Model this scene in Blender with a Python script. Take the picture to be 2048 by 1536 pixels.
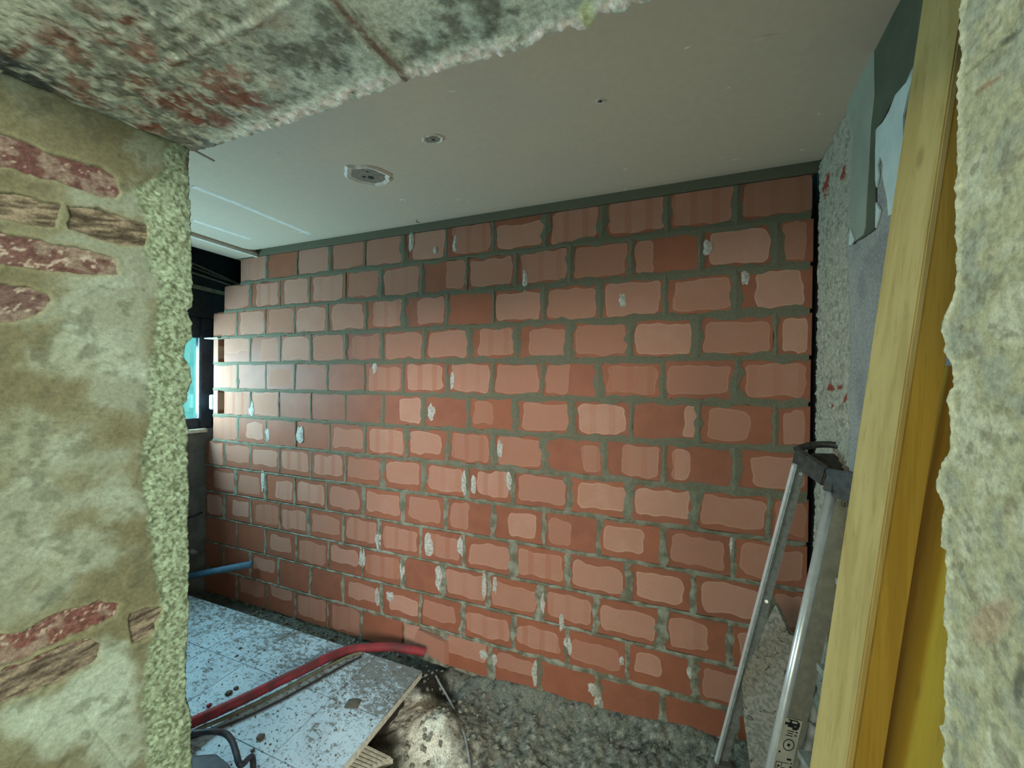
import bpy, bmesh, math, random
import numpy as np
from mathutils import Vector, Matrix
random.seed(7); rng = np.random.default_rng(7)
S = bpy.context.scene
for o in list(bpy.data.objects): bpy.data.objects.remove(o, do_unlink=True)
COL = S.collection

# ---------------------------------------------------------------- camera
FPX = 777.0; YAW, PITCH, ROLL = 0.364978, -0.005482, 0.010923
CAM = np.array([2.985, -2.001, 1.682])
def basis():
    cy, sy, cp, sp = math.cos(YAW), math.sin(YAW), math.cos(PITCH), math.sin(PITCH)
    r = np.array([cy, sy, 0.]); f = np.array([-sy*cp, cy*cp, sp]); u = np.cross(r, f)
    cr, sr = math.cos(ROLL), math.sin(ROLL)
    return cr*r+sr*u, f, -sr*r+cr*u
R_, F_, U_ = basis()
cd = bpy.data.cameras.new('camera'); cam = bpy.data.objects.new('camera', cd); COL.objects.link(cam)
cd.sensor_fit = 'HORIZONTAL'; cd.sensor_width = 36; cd.lens = FPX/2048*36; cd.clip_start = 0.02
M = Matrix.Identity(4)
for i in range(3):
    M[i][0], M[i][1], M[i][2], M[i][3] = R_[i], U_[i], -F_[i], CAM[i]
cam.matrix_world = M; S.camera = cam

# ---------------------------------------------------------------- world, lights, exposure
W = bpy.data.worlds.new('sky'); S.world = W; W.use_nodes = True
bg = W.node_tree.nodes['Background']; bg.inputs[0].default_value = (0.16, 0.72, 0.80, 1); bg.inputs[1].default_value = .9
S.view_settings.view_transform = 'Standard'; S.view_settings.look = 'None'; S.view_settings.gamma = 1
S.view_settings.use_curve_mapping = False
S.view_settings.exposure = 0.0
def area(name, loc, target, sx, sy, power, color, portal=False):
    l = bpy.data.lights.new(name, 'AREA'); l.shape = 'RECTANGLE'; l.size = sx; l.size_y = sy
    l.energy = power; l.color = color
    if portal: l.cycles.is_portal = True
    o = bpy.data.objects.new(name, l); COL.objects.link(o); o.location = loc
    o.rotation_euler = (Vector(target)-Vector(loc)).to_track_quat('-Z', 'Y').to_euler()
    return o
# daylight through the small window of the back room
area('window_daylight', (-0.62, -0.62, 1.66), (1.6, -0.55, 0.6), 1.1, 0.62, 72, (0.60, 0.77, 1.0))
# daylight of the front room, behind the camera, plus two added fills
area('front_room_daylight', (4.1, -4.4, 2.5), (2.3, -0.8, 1.0), 1.6, .8, 205, (1.0, 0.94, 0.84))
area('front_room_fill_left', (0.9, -5.3, 2.1), (3.0, -1.5, 1.5), 1.6, 1.2, 70, (0.98, 1.0, 0.88))  # added fill from the left for the right reveal, no window there
area('front_room_fill_right', (5.6, -3.6, 2.2), (2.4, -1.2, 1.3), 1.5, 1.0, 100, (1.0, 0.96, 0.86))  # added fill further right, reaches the left part of the brick wall

# ---------------------------------------------------------------- numeric helpers
def ray(x, y): return (x-1024)/FPX*R_-(y-768)/FPX*U_+F_
def at(x, y, ax, v):
    D = ray(x, y); t = (v-CAM[ax])/D[ax]; return CAM+t*D
def at_plane(x, y, p, n):
    D = ray(x, y); t = ((np.array(p)-CAM)@np.array(n))/(D@np.array(n)); return CAM+t*D
def px(P):
    v = np.asarray(P)-CAM; z = v@F_; return 1024+FPX*(v@R_)/z, 768-FPX*(v@U_)/z
def _h(ix, iy, s):
    n = (ix.astype(np.int64)*374761393+iy.astype(np.int64)*668265263+s*982451653) & 0xffffffff
    n = ((n ^ (n >> 13))*1274126177) & 0xffffffff
    return ((n ^ (n >> 16)) & 0xffff)/65535.0
def vn(x, y, s=0):
    ix, iy = np.floor(x), np.floor(y); fx, fy = x-ix, y-iy
    fx = fx*fx*(3-2*fx); fy = fy*fy*(3-2*fy)
    a, b, c, d = _h(ix, iy, s), _h(ix+1, iy, s), _h(ix, iy+1, s), _h(ix+1, iy+1, s)
    return (a*(1-fx)+b*fx)*(1-fy)+(c*(1-fx)+d*fx)*fy
def fbm(x, y, sc, o=4, s=0, g=0.5):
    t = 0; a = 1; n = 0
    for i in range(o):
        t = t+a*vn(x*sc+17*i, y*sc+5*i, s+i); n += a; a *= g; sc *= 2.03
    return t/n
def ss(a, b, x): t = np.clip((x-a)/(b-a), 0, 1); return t*t*(3-2*t)
def inpoly(X, Y, poly):
    ins = np.zeros(X.shape, bool); n = len(poly)
    for i in range(n):
        x1, y1 = poly[i]; x2, y2 = poly[(i+1) % n]
        if y1 == y2: continue
        c = ((y1 > Y) != (y2 > Y)) & (X < (x2-x1)*(Y-y1)/(y2-y1)+x1); ins ^= c
    return ins
def dpoly(X, Y, pts):
    d = np.full(X.shape, 1e9)
    for (x1, y1), (x2, y2) in zip(pts[:-1], pts[1:]):
        vx, vy = x2-x1, y2-y1; t = np.clip(((X-x1)*vx+(Y-y1)*vy)/(vx*vx+vy*vy), 0, 1)
        d = np.minimum(d, np.hypot(X-x1-t*vx, Y-y1-t*vy))
    return d
def sdf(X, Y, poly):                       # signed: + inside
    d = dpoly(X, Y, list(poly)+[poly[0]]); return np.where(inpoly(X, Y, poly), d, -d)
def mixc(c, col, m): return c*(1-m[..., None])+np.array(col)*m[..., None]

# ---------------------------------------------------------------- object helpers
def link(name, me, mat=None, parent=None):
    o = bpy.data.objects.new(name, me); COL.objects.link(o)
    if mat is not None and me is not None: me.materials.append(mat)
    if parent is not None: o.parent = parent
    return o
def obj(name, bm, mat=None, parent=None, smooth=False):
    me = bpy.data.meshes.new(name); bm.normal_update(); bm.to_mesh(me); bm.free()
    if smooth:
        for p in me.polygons: p.use_smooth = True
    return link(name, me, mat, parent)
def thing(name, label, cat, loc=(0, 0, 0), group=None):
    o = bpy.data.objects.new(name, None); COL.objects.link(o); o.location = loc; o.empty_display_size = .1
    return tag(o, label, cat, group)
def tag(o, label, cat, group=None):
    o['label'] = label; o['category'] = cat
    if group: o['group'] = group
    return o
def struct(o, label, cat):
    o['kind'] = 'structure'; o['label'] = label; o['category'] = cat; return o
def grid_mesh(name, P, colr=None, mat=None, parent=None, smooth=True, flip=False):
    n, m = P.shape[:2]; me = bpy.data.meshes.new(name)
    idx = np.arange(n*m).reshape(n, m)
    q = np.stack([idx[:-1, :-1], idx[1:, :-1], idx[1:, 1:], idx[:-1, 1:]], -1).reshape(-1, 4)
    if flip: q = q[:, ::-1]
    me.vertices.add(n*m); me.vertices.foreach_set('co', P.reshape(-1).astype(np.float32))
    me.loops.add(q.size); me.loops.foreach_set('vertex_index', q.reshape(-1).astype(np.int32))
    me.polygons.add(len(q)); me.polygons.foreach_set('loop_start', np.arange(0, q.size, 4, dtype=np.int32))
    me.update(calc_edges=True)
    me.polygons.foreach_set('use_smooth', np.full(len(q), smooth))
    if colr is not None:
        a = me.color_attributes.new('tint', 'FLOAT_COLOR', 'POINT')
        c = np.ones((n*m, 4), np.float32); c[:, :3] = colr.reshape(-1, 3); a.data.foreach_set('color', c.reshape(-1))
    me.validate()
    return link(name, me, mat, parent)
def hexa(bm, pts):
    v = [bm.verts.new(p) for p in pts]
    for f in ((0, 3, 2, 1), (4, 5, 6, 7), (0, 1, 5, 4), (1, 2, 6, 5), (2, 3, 7, 6), (3, 0, 4, 7)): bm.faces.new([v[i] for i in f])
    return v
def box(bm, a, b):
    (x0, y0, z0), (x1, y1, z1) = a, b
    return hexa(bm, [(x0, y0, z0), (x1, y0, z0), (x1, y1, z0), (x0, y1, z0), (x0, y0, z1), (x1, y0, z1), (x1, y1, z1), (x0, y1, z1)])
def boxobj(name, a, b, mat, parent=None, bev=0.0):
    bm = bmesh.new(); box(bm, a, b)
    if bev: bmesh.ops.bevel(bm, geom=bm.edges[:], offset=bev, segments=2, affect='EDGES')
    return obj(name, bm, mat, parent)
def bar(bm, p0, p1, prof, side):
    """sweep closed profile [(a,b)..] along p0->p1; a along side, b along cross"""
    p0, p1 = Vector(p0), Vector(p1); d = (p1-p0).normalized(); s = Vector(side); s = (s-d*s.dot(d)).normalized(); c = d.cross(s)
    r0 = [bm.verts.new(p0+s*a+c*b) for a, b in prof]; r1 = [bm.verts.new(p1+s*a+c*b) for a, b in prof]
    n = len(prof)
    for i in range(n): bm.faces.new([r0[i], r0[(i+1) % n], r1[(i+1) % n], r1[i]])
    bm.faces.new(r0[::-1]); bm.faces.new(r1)
def rect(w, h): return [(-w/2, -h/2), (w/2, -h/2), (w/2, h/2), (-w/2, h/2)]
def tube(bm, pts, rad, n=10, rib=None, caps=True, sub=6):
    P = [Vector(p) for p in pts]
    if sub > 1 and len(P) > 2:
        Q = []
        for i in range(len(P)-1):
            a, b, c, d = P[max(i-1, 0)], P[i], P[i+1], P[min(i+2, len(P)-1)]
            for k in range(sub):
                t = k/sub; Q.append(0.5*((2*b)+(-a+c)*t+(2*a-5*b+4*c-d)*t*t+(-a+3*b-3*c+d)*t**3))
        P = Q+[P[-1]]
    rings = []; up = Vector((0, 0, 1))
    for i, p in enumerate(P):
        d = (P[min(i+1, len(P)-1)]-P[max(i-1, 0)]).normalized()
        s = d.cross(up)
        if s.length < .05: s = d.cross(Vector((1, 0, 0)))
        s.normalize(); u = s.cross(d); r = rad*(rib(i) if rib else 1)
        rings.append([bm.verts.new(p+(s*math.cos(6.2832*k/n)+u*math.sin(6.2832*k/n))*r) for k in range(n)])
    for a, b in zip(rings[:-1], rings[1:]):
        for k in range(n): bm.faces.new([a[k], a[(k+1) % n], b[(k+1) % n], b[k]])
    if caps: bm.faces.new(rings[0][::-1]); bm.faces.new(rings[-1])
def recalc(bm): bmesh.ops.recalc_face_normals(bm, faces=bm.faces[:])

# ---------------------------------------------------------------- materials
class N:
    def __init__(s, name, rough=.8, metal=0, spec=.3):
        s.m = bpy.data.materials.new(name); s.m.use_nodes = True; s.t = s.m.node_tree; s.b = s.t.nodes['Principled BSDF']
        s.b.inputs['Roughness'].default_value = rough; s.b.inputs['Metallic'].default_value = metal
        s.b.inputs['Specular IOR Level'].default_value = spec
    def n(s, typ, **kw):
        x = s.t.nodes.new(typ)
        for k, v in kw.items(): setattr(x, k, v)
        return x
    def l(s, a, b): s.t.links.new(a, b)
    def inp(s, node, i, v):
        if hasattr(v, 'is_linked') or hasattr(v, 'links'): s.l(v, node.inputs[i])
        else: node.inputs[i].default_value = v
    def math(s, op, a, b=0.0, c=0.0):
        x = s.n('ShaderNodeMath', operation=op); s.inp(x, 0, a); s.inp(x, 1, b)
        if op in ('MULTIPLY_ADD', 'COMPARE'): s.inp(x, 2, c)
        return x.outputs[0]
    def ramp(s, v, a, b, lo=0.0, hi=1.0):
        x = s.n('ShaderNodeMapRange', interpolation_type='SMOOTHSTEP'); s.inp(x, 0, v)
        for i, q in enumerate((a, b, lo, hi)): s.inp(x, i+1, q)
        return x.outputs[0]
    def mix(s, f, a, b, mode='MIX'):
        x = s.n('ShaderNodeMix', data_type='RGBA', blend_type=mode); s.inp(x, 0, f)
        for i, v in ((6, a), (7, b)):
            if isinstance(v, tuple): x.inputs[i].default_value = (*v, 1) if len(v) == 3 else v
            else: s.l(v, x.inputs[i])
        return x.outputs[2]
    def noise(s, scale, detail=4, rough=.55, vec=None, dist=0.0):
        x = s.n('ShaderNodeTexNoise'); x.inputs['Scale'].default_value = scale; x.inputs['Detail'].default_value = detail
        x.inputs['Roughness'].default_value = rough; x.inputs['Distortion'].default_value = dist
        s.l(vec if vec is not None else s.pos(), x.inputs['Vector']); return x.outputs['Fac']
    def pos(s):
        if not hasattr(s, '_g'): s._g = s.n('ShaderNodeNewGeometry').outputs['Position']
        return s._g
    def objc(s):
        if not hasattr(s, '_o'): s._o = s.n('ShaderNodeTexCoord').outputs['Object']
        return s._o
    def scale(s, vec, sc, off=None):
        x = s.n('ShaderNodeMapping'); s.l(vec, x.inputs[0]); x.inputs['Scale'].default_value = sc
        if off is not None: s.l(off, x.inputs['Location'])
        return x.outputs[0]
    def bump(s, h, strength=.4, dist=.003):
        x = s.n('ShaderNodeBump'); x.inputs['Strength'].default_value = strength; x.inputs['Distance'].default_value = dist
        s.l(h, x.inputs['Height']); s.l(x.outputs[0], s.b.inputs['Normal'])
    def color(s, c):
        if isinstance(c, tuple): s.b.inputs['Base Color'].default_value = (*c, 1)
        else: s.l(c, s.b.inputs['Base Color'])
        return s
def plain(name, c, rough=.7, metal=0, var=.15, sc=30, bump=.2, c2=None):
    m = N(name, rough, metal); n = m.noise(sc, 5)
    d = c2 or tuple(v*(1-var*2) for v in c)
    m.color(m.mix(m.ramp(n, .35, .65), c, d)); m.bump(m.noise(sc*4, 3), bump, .001); return m.m
def painted(name, bsc=160, bs=.5, rough=.92, fine=.3):
    m = N(name, rough, spec=.15); a = m.n('ShaderNodeAttribute', attribute_name='tint').outputs['Color']
    n1 = m.noise(bsc, 5, .7); n2 = m.noise(bsc*3, 3)
    f = m.math('ADD', m.ramp(n1, .3, .7, 1-fine, 1+fine*.6), m.ramp(n2, .3, .7, -fine*.3, fine*.3))
    g = m.n('ShaderNodeCombineColor'); [m.l(f, g.inputs[i]) for i in range(3)]
    m.color(m.mix(1.0, a, g.outputs[0], 'MULTIPLY')); m.bump(m.math('ADD', n1, m.math('MULTIPLY', n2, .4)), bs, .002); return m.m

M_paint = painted('old_lime_plaster', 160, .3, .92, .2)
M_paint2 = painted('old_lime_plaster_coarse', 120, .35, .95, .28)

def brick_material():
    m = N('clay_block', .85, spec=.2)
    uv = m.n('ShaderNodeUVMap', uv_map='face').outputs[0]
    oi = m.n('ShaderNodeObjectInfo'); rnd = oi.outputs['Random']
    sc_ = m.n('ShaderNodeSeparateColor'); m.l(oi.outputs['Color'], sc_.inputs[0])
    x0, x1, z0 = sc_.outputs; z1 = oi.outputs['Alpha']
    off = m.n('ShaderNodeCombineXYZ'); [m.l(m.math('MULTIPLY', rnd, k), off.inputs[i]) for i, k in enumerate((37., 91., 13.))]
    nv = m.scale(uv, (1.5, 1, 1), off.outputs[0])
    nt = m.n('ShaderNodeTexNoise'); nt.inputs['Scale'].default_value = 2.0; nt.inputs['Detail'].default_value = 1.2; m.l(nv, nt.inputs['Vector'])
    nsep = m.n('ShaderNodeSeparateColor'); m.l(nt.outputs['Color'], nsep.inputs[0])
    su = m.n('ShaderNodeSeparateXYZ'); m.l(uv, su.inputs[0])
    u = m.math('ADD', su.outputs[0], m.math('MULTIPLY', m.math('SUBTRACT', nsep.outputs[0], .5), .16))
    v = m.math('ADD', su.outputs[1], m.math('MULTIPLY', m.math('SUBTRACT', nsep.outputs[1], .5), .26))
    def axis(p, a, b, asp):
        c = m.math('MULTIPLY', m.math('ADD', a, b), .5); h = m.math('MULTIPLY', m.math('SUBTRACT', b, a), .5)
        q = m.math('SUBTRACT', m.math('ABSOLUTE', m.math('SUBTRACT', p, c)), h)
        return m.math('ADD', m.math('MULTIPLY', q, asp), .13)
    qx, qy = axis(u, x0, x1, 1.5), axis(v, z0, z1, 1.0)
    mx, my = m.math('MAXIMUM', qx, 0.0), m.math('MAXIMUM', qy, 0.0)
    d = m.math('SUBTRACT', m.math('SQRT', m.math('ADD', m.math('MULTIPLY', mx, mx), m.math('MULTIPLY', my, my))), .13)
    patch = m.ramp(d, -.010, .010, 1, 0)
    rim = m.math('MULTIPLY', m.ramp(m.math('ABSOLUTE', m.math('ADD', d, .012)), 0.0, .03, 1, 0), patch)
    stripe_on = m.n('ShaderNodeAttribute', attribute_type='OBJECT', attribute_name='scored').outputs['Fac']
    sv = m.scale(uv, (13, .35, 1), off.outputs[0])
    st = m.noise(1.0, 2, .6, sv)
    # scored groove stripes, two or three dark bands across the face
    sw = m.n('ShaderNodeTexWave', wave_type='BANDS', bands_direction='X'); sw.inputs['Scale'].default_value = .62
    sw.inputs['Distortion'].default_value = .4; m.l(m.scale(uv, (1.5, .05, 1), off.outputs[0]), sw.inputs['Vector'])
    band = m.ramp(sw.outputs['Fac'], .72, .80)
    fine = m.ramp(m.noise(1.0, 3, .6, m.scale(uv, (60, 2.0, 1), off.outputs[0])), .35, .65)
    sm = m.math('MULTIPLY', stripe_on, m.math('MULTIPLY_ADD', band, .62, m.math('MULTIPLY', fine, .15)))
    grain = m.noise(260, 4, .7); big = m.noise(9, 3)
    wet = m.mix(m.ramp(big, .35, .65), (.33, .118, .072), (.27, .097, .062))
    wet = m.mix(m.math('MULTIPLY', rnd, .5), wet, (.42, .14, .075))
    dry = m.mix(rnd, (.53, .285, .215), (.48, .245, .175))
    dry = m.mix(m.ramp(big, .4, .7, 0, .45), dry, (.60, .35, .285))
    dry = m.mix(m.ramp(grain, .35, .7, 0, .35), dry, (.70, .45, .37))
    dry = m.mix(m.math('MULTIPLY', rim, .35), dry, (.74, .52, .40))
    dry = m.mix(sm, dry, (.46, .185, .12))
    ps = m.math('MULTIPLY', patch, m.math('MULTIPLY_ADD', m.math('FRACT', m.math('MULTIPLY', rnd, 7.31)), .55, .45)); c = m.mix(ps, wet, dry)
    c = m.mix(m.ramp(m.noise(600, 2), .3, .75, 0, .25), c, (.55, .30, .2))
    m.color(c)
    h = m.math('ADD', m.math('MULTIPLY', grain, .5), m.math('MULTIPLY', sm, -.6)); m.bump(h, .35, .0015)
    m.l(m.ramp(patch, 0, 1, .55, .95), m.b.inputs['Roughness'])
    return m.m
M_brick = brick_material()

def mortar_material():
    m = N('mortar', .9, spec=.2); n = m.noise(16, 4); g = m.noise(170, 5, .7)
    sep = m.n('ShaderNodeSeparateXYZ'); m.l(m.pos(), sep.inputs[0])
    low = m.ramp(sep.outputs[2], 1.6, .35, .0, 1)
    c = m.mix(m.ramp(g, .3, .7), (.145, .145, .10), (.215, .215, .155))
    c = m.mix(m.math('MULTIPLY', m.ramp(n, .40, .62), m.math('MULTIPLY', low, .75)), c, (.42, .45, .38))
    m.color(c); m.bump(g, .6, .003); return m.m
M_mortar = mortar_material()
M_smear = plain('lime_smear', (.62, .65, .62), .95, var=.15, sc=70, c2=(.42, .38, .33))
M_soil = painted('rubble_and_sand', 130, .9, .95, .45)

def gyps(name, base, alt):
    m = N(name, .85, spec=.2); n = m.noise(2.2, 4, .55); f = m.noise(40, 4); sp = m.noise(70, 2)
    c = m.mix(m.ramp(n, .38, .62), base, alt); c = m.mix(m.ramp(f, .3, .7, 0, .18), c, tuple(v*.75 for v in base))
    m.color(c); m.bump(f, .12, .001); return m.m
M_gyps = gyps('plasterboard', (.70, .615, .48), (.66, .60, .49))
M_filler = plain('joint_filler', (.86, .85, .78), .9, var=.06)
M_grime = plain('grimy_concrete', (.20, .21, .20), .9, sc=12)
M_darkbox = plain('recess_shade', (.035, .04, .045), .8)  # shade inside recesses, gaps and drill holes painted as near-black
M_frontroom = plain('front_room_plaster', (.62, .63, .50), .9)
M_frontfloor = plain('front_room_floor', (.42, .44, .42), .9)

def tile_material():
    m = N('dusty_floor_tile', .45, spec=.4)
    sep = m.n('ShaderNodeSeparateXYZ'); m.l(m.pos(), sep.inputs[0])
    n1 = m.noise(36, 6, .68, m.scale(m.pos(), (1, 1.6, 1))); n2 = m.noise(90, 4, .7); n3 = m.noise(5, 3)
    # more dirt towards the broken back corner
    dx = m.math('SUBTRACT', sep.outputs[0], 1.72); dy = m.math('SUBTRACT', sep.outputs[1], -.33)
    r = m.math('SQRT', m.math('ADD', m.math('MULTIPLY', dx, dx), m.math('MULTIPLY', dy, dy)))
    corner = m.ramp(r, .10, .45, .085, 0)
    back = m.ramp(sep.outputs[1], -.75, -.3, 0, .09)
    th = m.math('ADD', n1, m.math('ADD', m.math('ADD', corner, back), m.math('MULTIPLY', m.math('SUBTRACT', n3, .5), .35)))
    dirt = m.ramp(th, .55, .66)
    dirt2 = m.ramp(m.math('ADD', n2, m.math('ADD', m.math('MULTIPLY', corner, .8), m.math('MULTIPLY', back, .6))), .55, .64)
    c = m.mix(m.ramp(n3, .4, .6), (.52, .68, .78), (.47, .61, .71))  # blue of the window daylight is mixed into the tile colour
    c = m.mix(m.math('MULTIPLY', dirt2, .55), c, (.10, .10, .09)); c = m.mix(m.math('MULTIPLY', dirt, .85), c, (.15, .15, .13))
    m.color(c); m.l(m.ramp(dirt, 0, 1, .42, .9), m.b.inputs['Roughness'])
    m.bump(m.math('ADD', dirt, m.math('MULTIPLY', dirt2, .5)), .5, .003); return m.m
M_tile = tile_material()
M_screed = plain('screed_edge', (.68, .70, .60), .95, sc=60, bump=.6)

def wood(name, a, b, dark, sc=(28, 28, 1.6)):
    m = N(name, .6, spec=.3); o = m.objc()
    g = m.noise(1.0, 5, .6, m.scale(o, sc), .6); g2 = m.noise(1.0, 4, .7, m.scale(o, tuple(v*4 for v in sc)))
    kn = m.n('ShaderNodeTexVoronoi'); kn.inputs['Scale'].default_value = 1; m.l(m.scale(o, (9, 9, 3.2)), kn.inputs['Vector'])
    c = m.mix(m.ramp(g, .38, .64), a, b); c = m.mix(m.ramp(g2, .5, .75, 0, .35), c, dark)
    c = m.mix(m.ramp(kn.outputs['Distance'], .10, .03, 0, .55), c, dark)
    m.color(c); m.bump(g2, .15, .001); return m.m
M_beam = wood('pale_yellow_timber', (.55, .43, .17), (.45, .34, .12), (.24, .16, .06))
M_beam2 = wood('yellow_timber', (.52, .35, .065), (.42, .27, .045), (.20, .12, .03))
M_panel = wood('yellow_coated_panel', (.52, .345, .035), (.44, .29, .035), (.20, .14, .03), (8, 8, 1.2))
def metal(name, c, rough, dirt=.4):
    m = N(name, rough, 1.0, .5); n = m.noise(45, 5, .7); n2 = m.noise(1, 3, .5, m.scale(m.objc(), (4, 4, 60)))
    m.color(m.mix(m.ramp(n, .55, .68, 0, dirt), c, (.28, .27, .23))); m.l(m.ramp(n, .5, .66, rough, .8), m.b.inputs['Roughness'])
    m.l(m.ramp(n, .58, .66, 1, .3), m.b.inputs['Metallic']); m.bump(n, .08, .001); return m.m
M_alu = plain('aluminium', (.50, .54, .52), .42, .5, sc=50, c2=(.36, .38, .36))
M_alu2 = plain('aluminium_highlight', (.80, .86, .86), .3, .55, sc=30, c2=(.72, .76, .76))  # bright window streak on the rounded rail edge painted as paler metal
M_rail = plain('aluminium_yellow_reflection', (.50, .47, .36), .45, .45, sc=40, c2=(.40, .38, .29))  # yellow reflected from the timber beam is put into this rail colour
M_blackpl = plain('black_plastic', (.035, .035, .035), .45, c2=(.07, .065, .055), sc=50)
M_greypl = plain('grey_plastic_foot', (.20, .20, .18), .7)
M_sticker = plain('sticker_white', (.62, .63, .52), .6, var=.08)
M_ink = plain('sticker_ink', (.03, .03, .03), .7)
def stone():
    m = N('speckled_stone', .7, spec=.3); n = m.noise(75, 4, .6); n2 = m.noise(30, 3, .6, None, 1.0)
    c = m.mix(m.ramp(n, .42, .6), (.34, .32, .27), (.20, .205, .18)); c = m.mix(m.ramp(n2, .60, .66), c, (.07, .07, .06)); m.color(c); m.bump(n, .5, .003); return m.m
M_stone = stone()
M_red = plain('red_conduit', (.33, .045, .06), .65, c2=(.16, .045, .05), sc=14)
M_blue = plain('blue_pipe', (.13, .33, .52), .45, var=.1)
M_greypipe = plain('grey_pipe', (.42, .43, .43), .6)
M_cable = plain('grey_cable', (.30, .33, .33), .5)
M_blackcable = plain('black_cable', (.04, .045, .05), .5)
M_olive = plain('dusty_olive_cable', (.20, .21, .14), .8)
M_steel = plain('dark_painted_steel', (.035, .045, .065), .45, c2=(.07, .07, .08))
M_white = plain('white_plastic', (.75, .75, .70), .5, var=.1, sc=14)
M_frame = plain('dark_window_frame', (.035, .045, .065), .4)
M_sill = plain('white_sill', (.78, .76, .64), .6)
M_slat = plain('pale_trim', (.34, .31, .22), .6, sc=20)
M_rib = plain('ribbed_tile_back', (.55, .56, .46), .9, sc=60)
def glass():
    m = N('window_glass', .02); t = m.t; tr = m.n('ShaderNodeBsdfTransparent'); gl = m.n('ShaderNodeBsdfGlossy'); gl.inputs['Roughness'].default_value = .02
    tr.inputs[0].default_value = (.86, 1.0, .93, 1)
    mx = m.n('ShaderNodeMixShader'); mx.inputs[0].default_value = .07; m.l(tr.outputs[0], mx.inputs[1]); m.l(gl.outputs[0], mx.inputs[2])
    m.l(mx.outputs[0], t.nodes['Material Output'].inputs['Surface']); return m.m
M_glass = glass()

# ================================================================ STRUCTURE
# ---- brick back wall -------------------------------------------------------
HJ = {0:[533.8,594.3,659.8,730,807.8,892.8,986.5,1091,1204.5,1334.8,1474],
1:[500.6,560,619.7,691,763,844,933.8,1032.4,1140.8,1263,1400,1553],
2:[474,531,589.5,656,732,809,894.7,987.5,1088,1201,1330,1472],
3:[447,500.6,561,621.7,691,765,848.8,938.7,1033.4,1141,1260.6,1396,1551],
4:[475,531.8,589.5,655,729,806.8,893.7,984.6,1085,1198,1325.8,1473],
5:[447,500.6,558,621.7,691,767,846.9,936.7,1032.4,1144.7,1263,1397.7,1550],
6:[476,532.8,591.4,659.8,730,812.7,895.7,986.5,1089,1208,1328,1469.5],
7:[449,501.6,559,622.7,691,765,846.9,934.8,1027.5,1138,1258.4,1391,1539],
8:[472,531,589.5,654,728,804.9,891.8,986.5,1089,1196.5,1327,1467],
9:[449,502.5,560,617.8,687,758.4,841,928,1026.6,1136,1254,1387.6,1535],
10:[474,530.9,592.4,656.8,725,806,887,977.7,1081,1190.6,1323.5,1460.6],
11:[447,500,557,620.7,687,763,841,926,1026.6,1134,1253.5,1390,1535],
12:[473,534.8,590.4,656,724,805.5,891,980,1079,1196,1325,1464]}
F = (.07, .94, .08, .92); NO = (2, 2.1, 2, 2.1)
def f(x0=.1, x1=.92, z0=.13, z1=.87, s=0): return (x0, x1, z0, z1, s)
n_ = (2, 2.1, 2, 2.1, 0)
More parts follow.
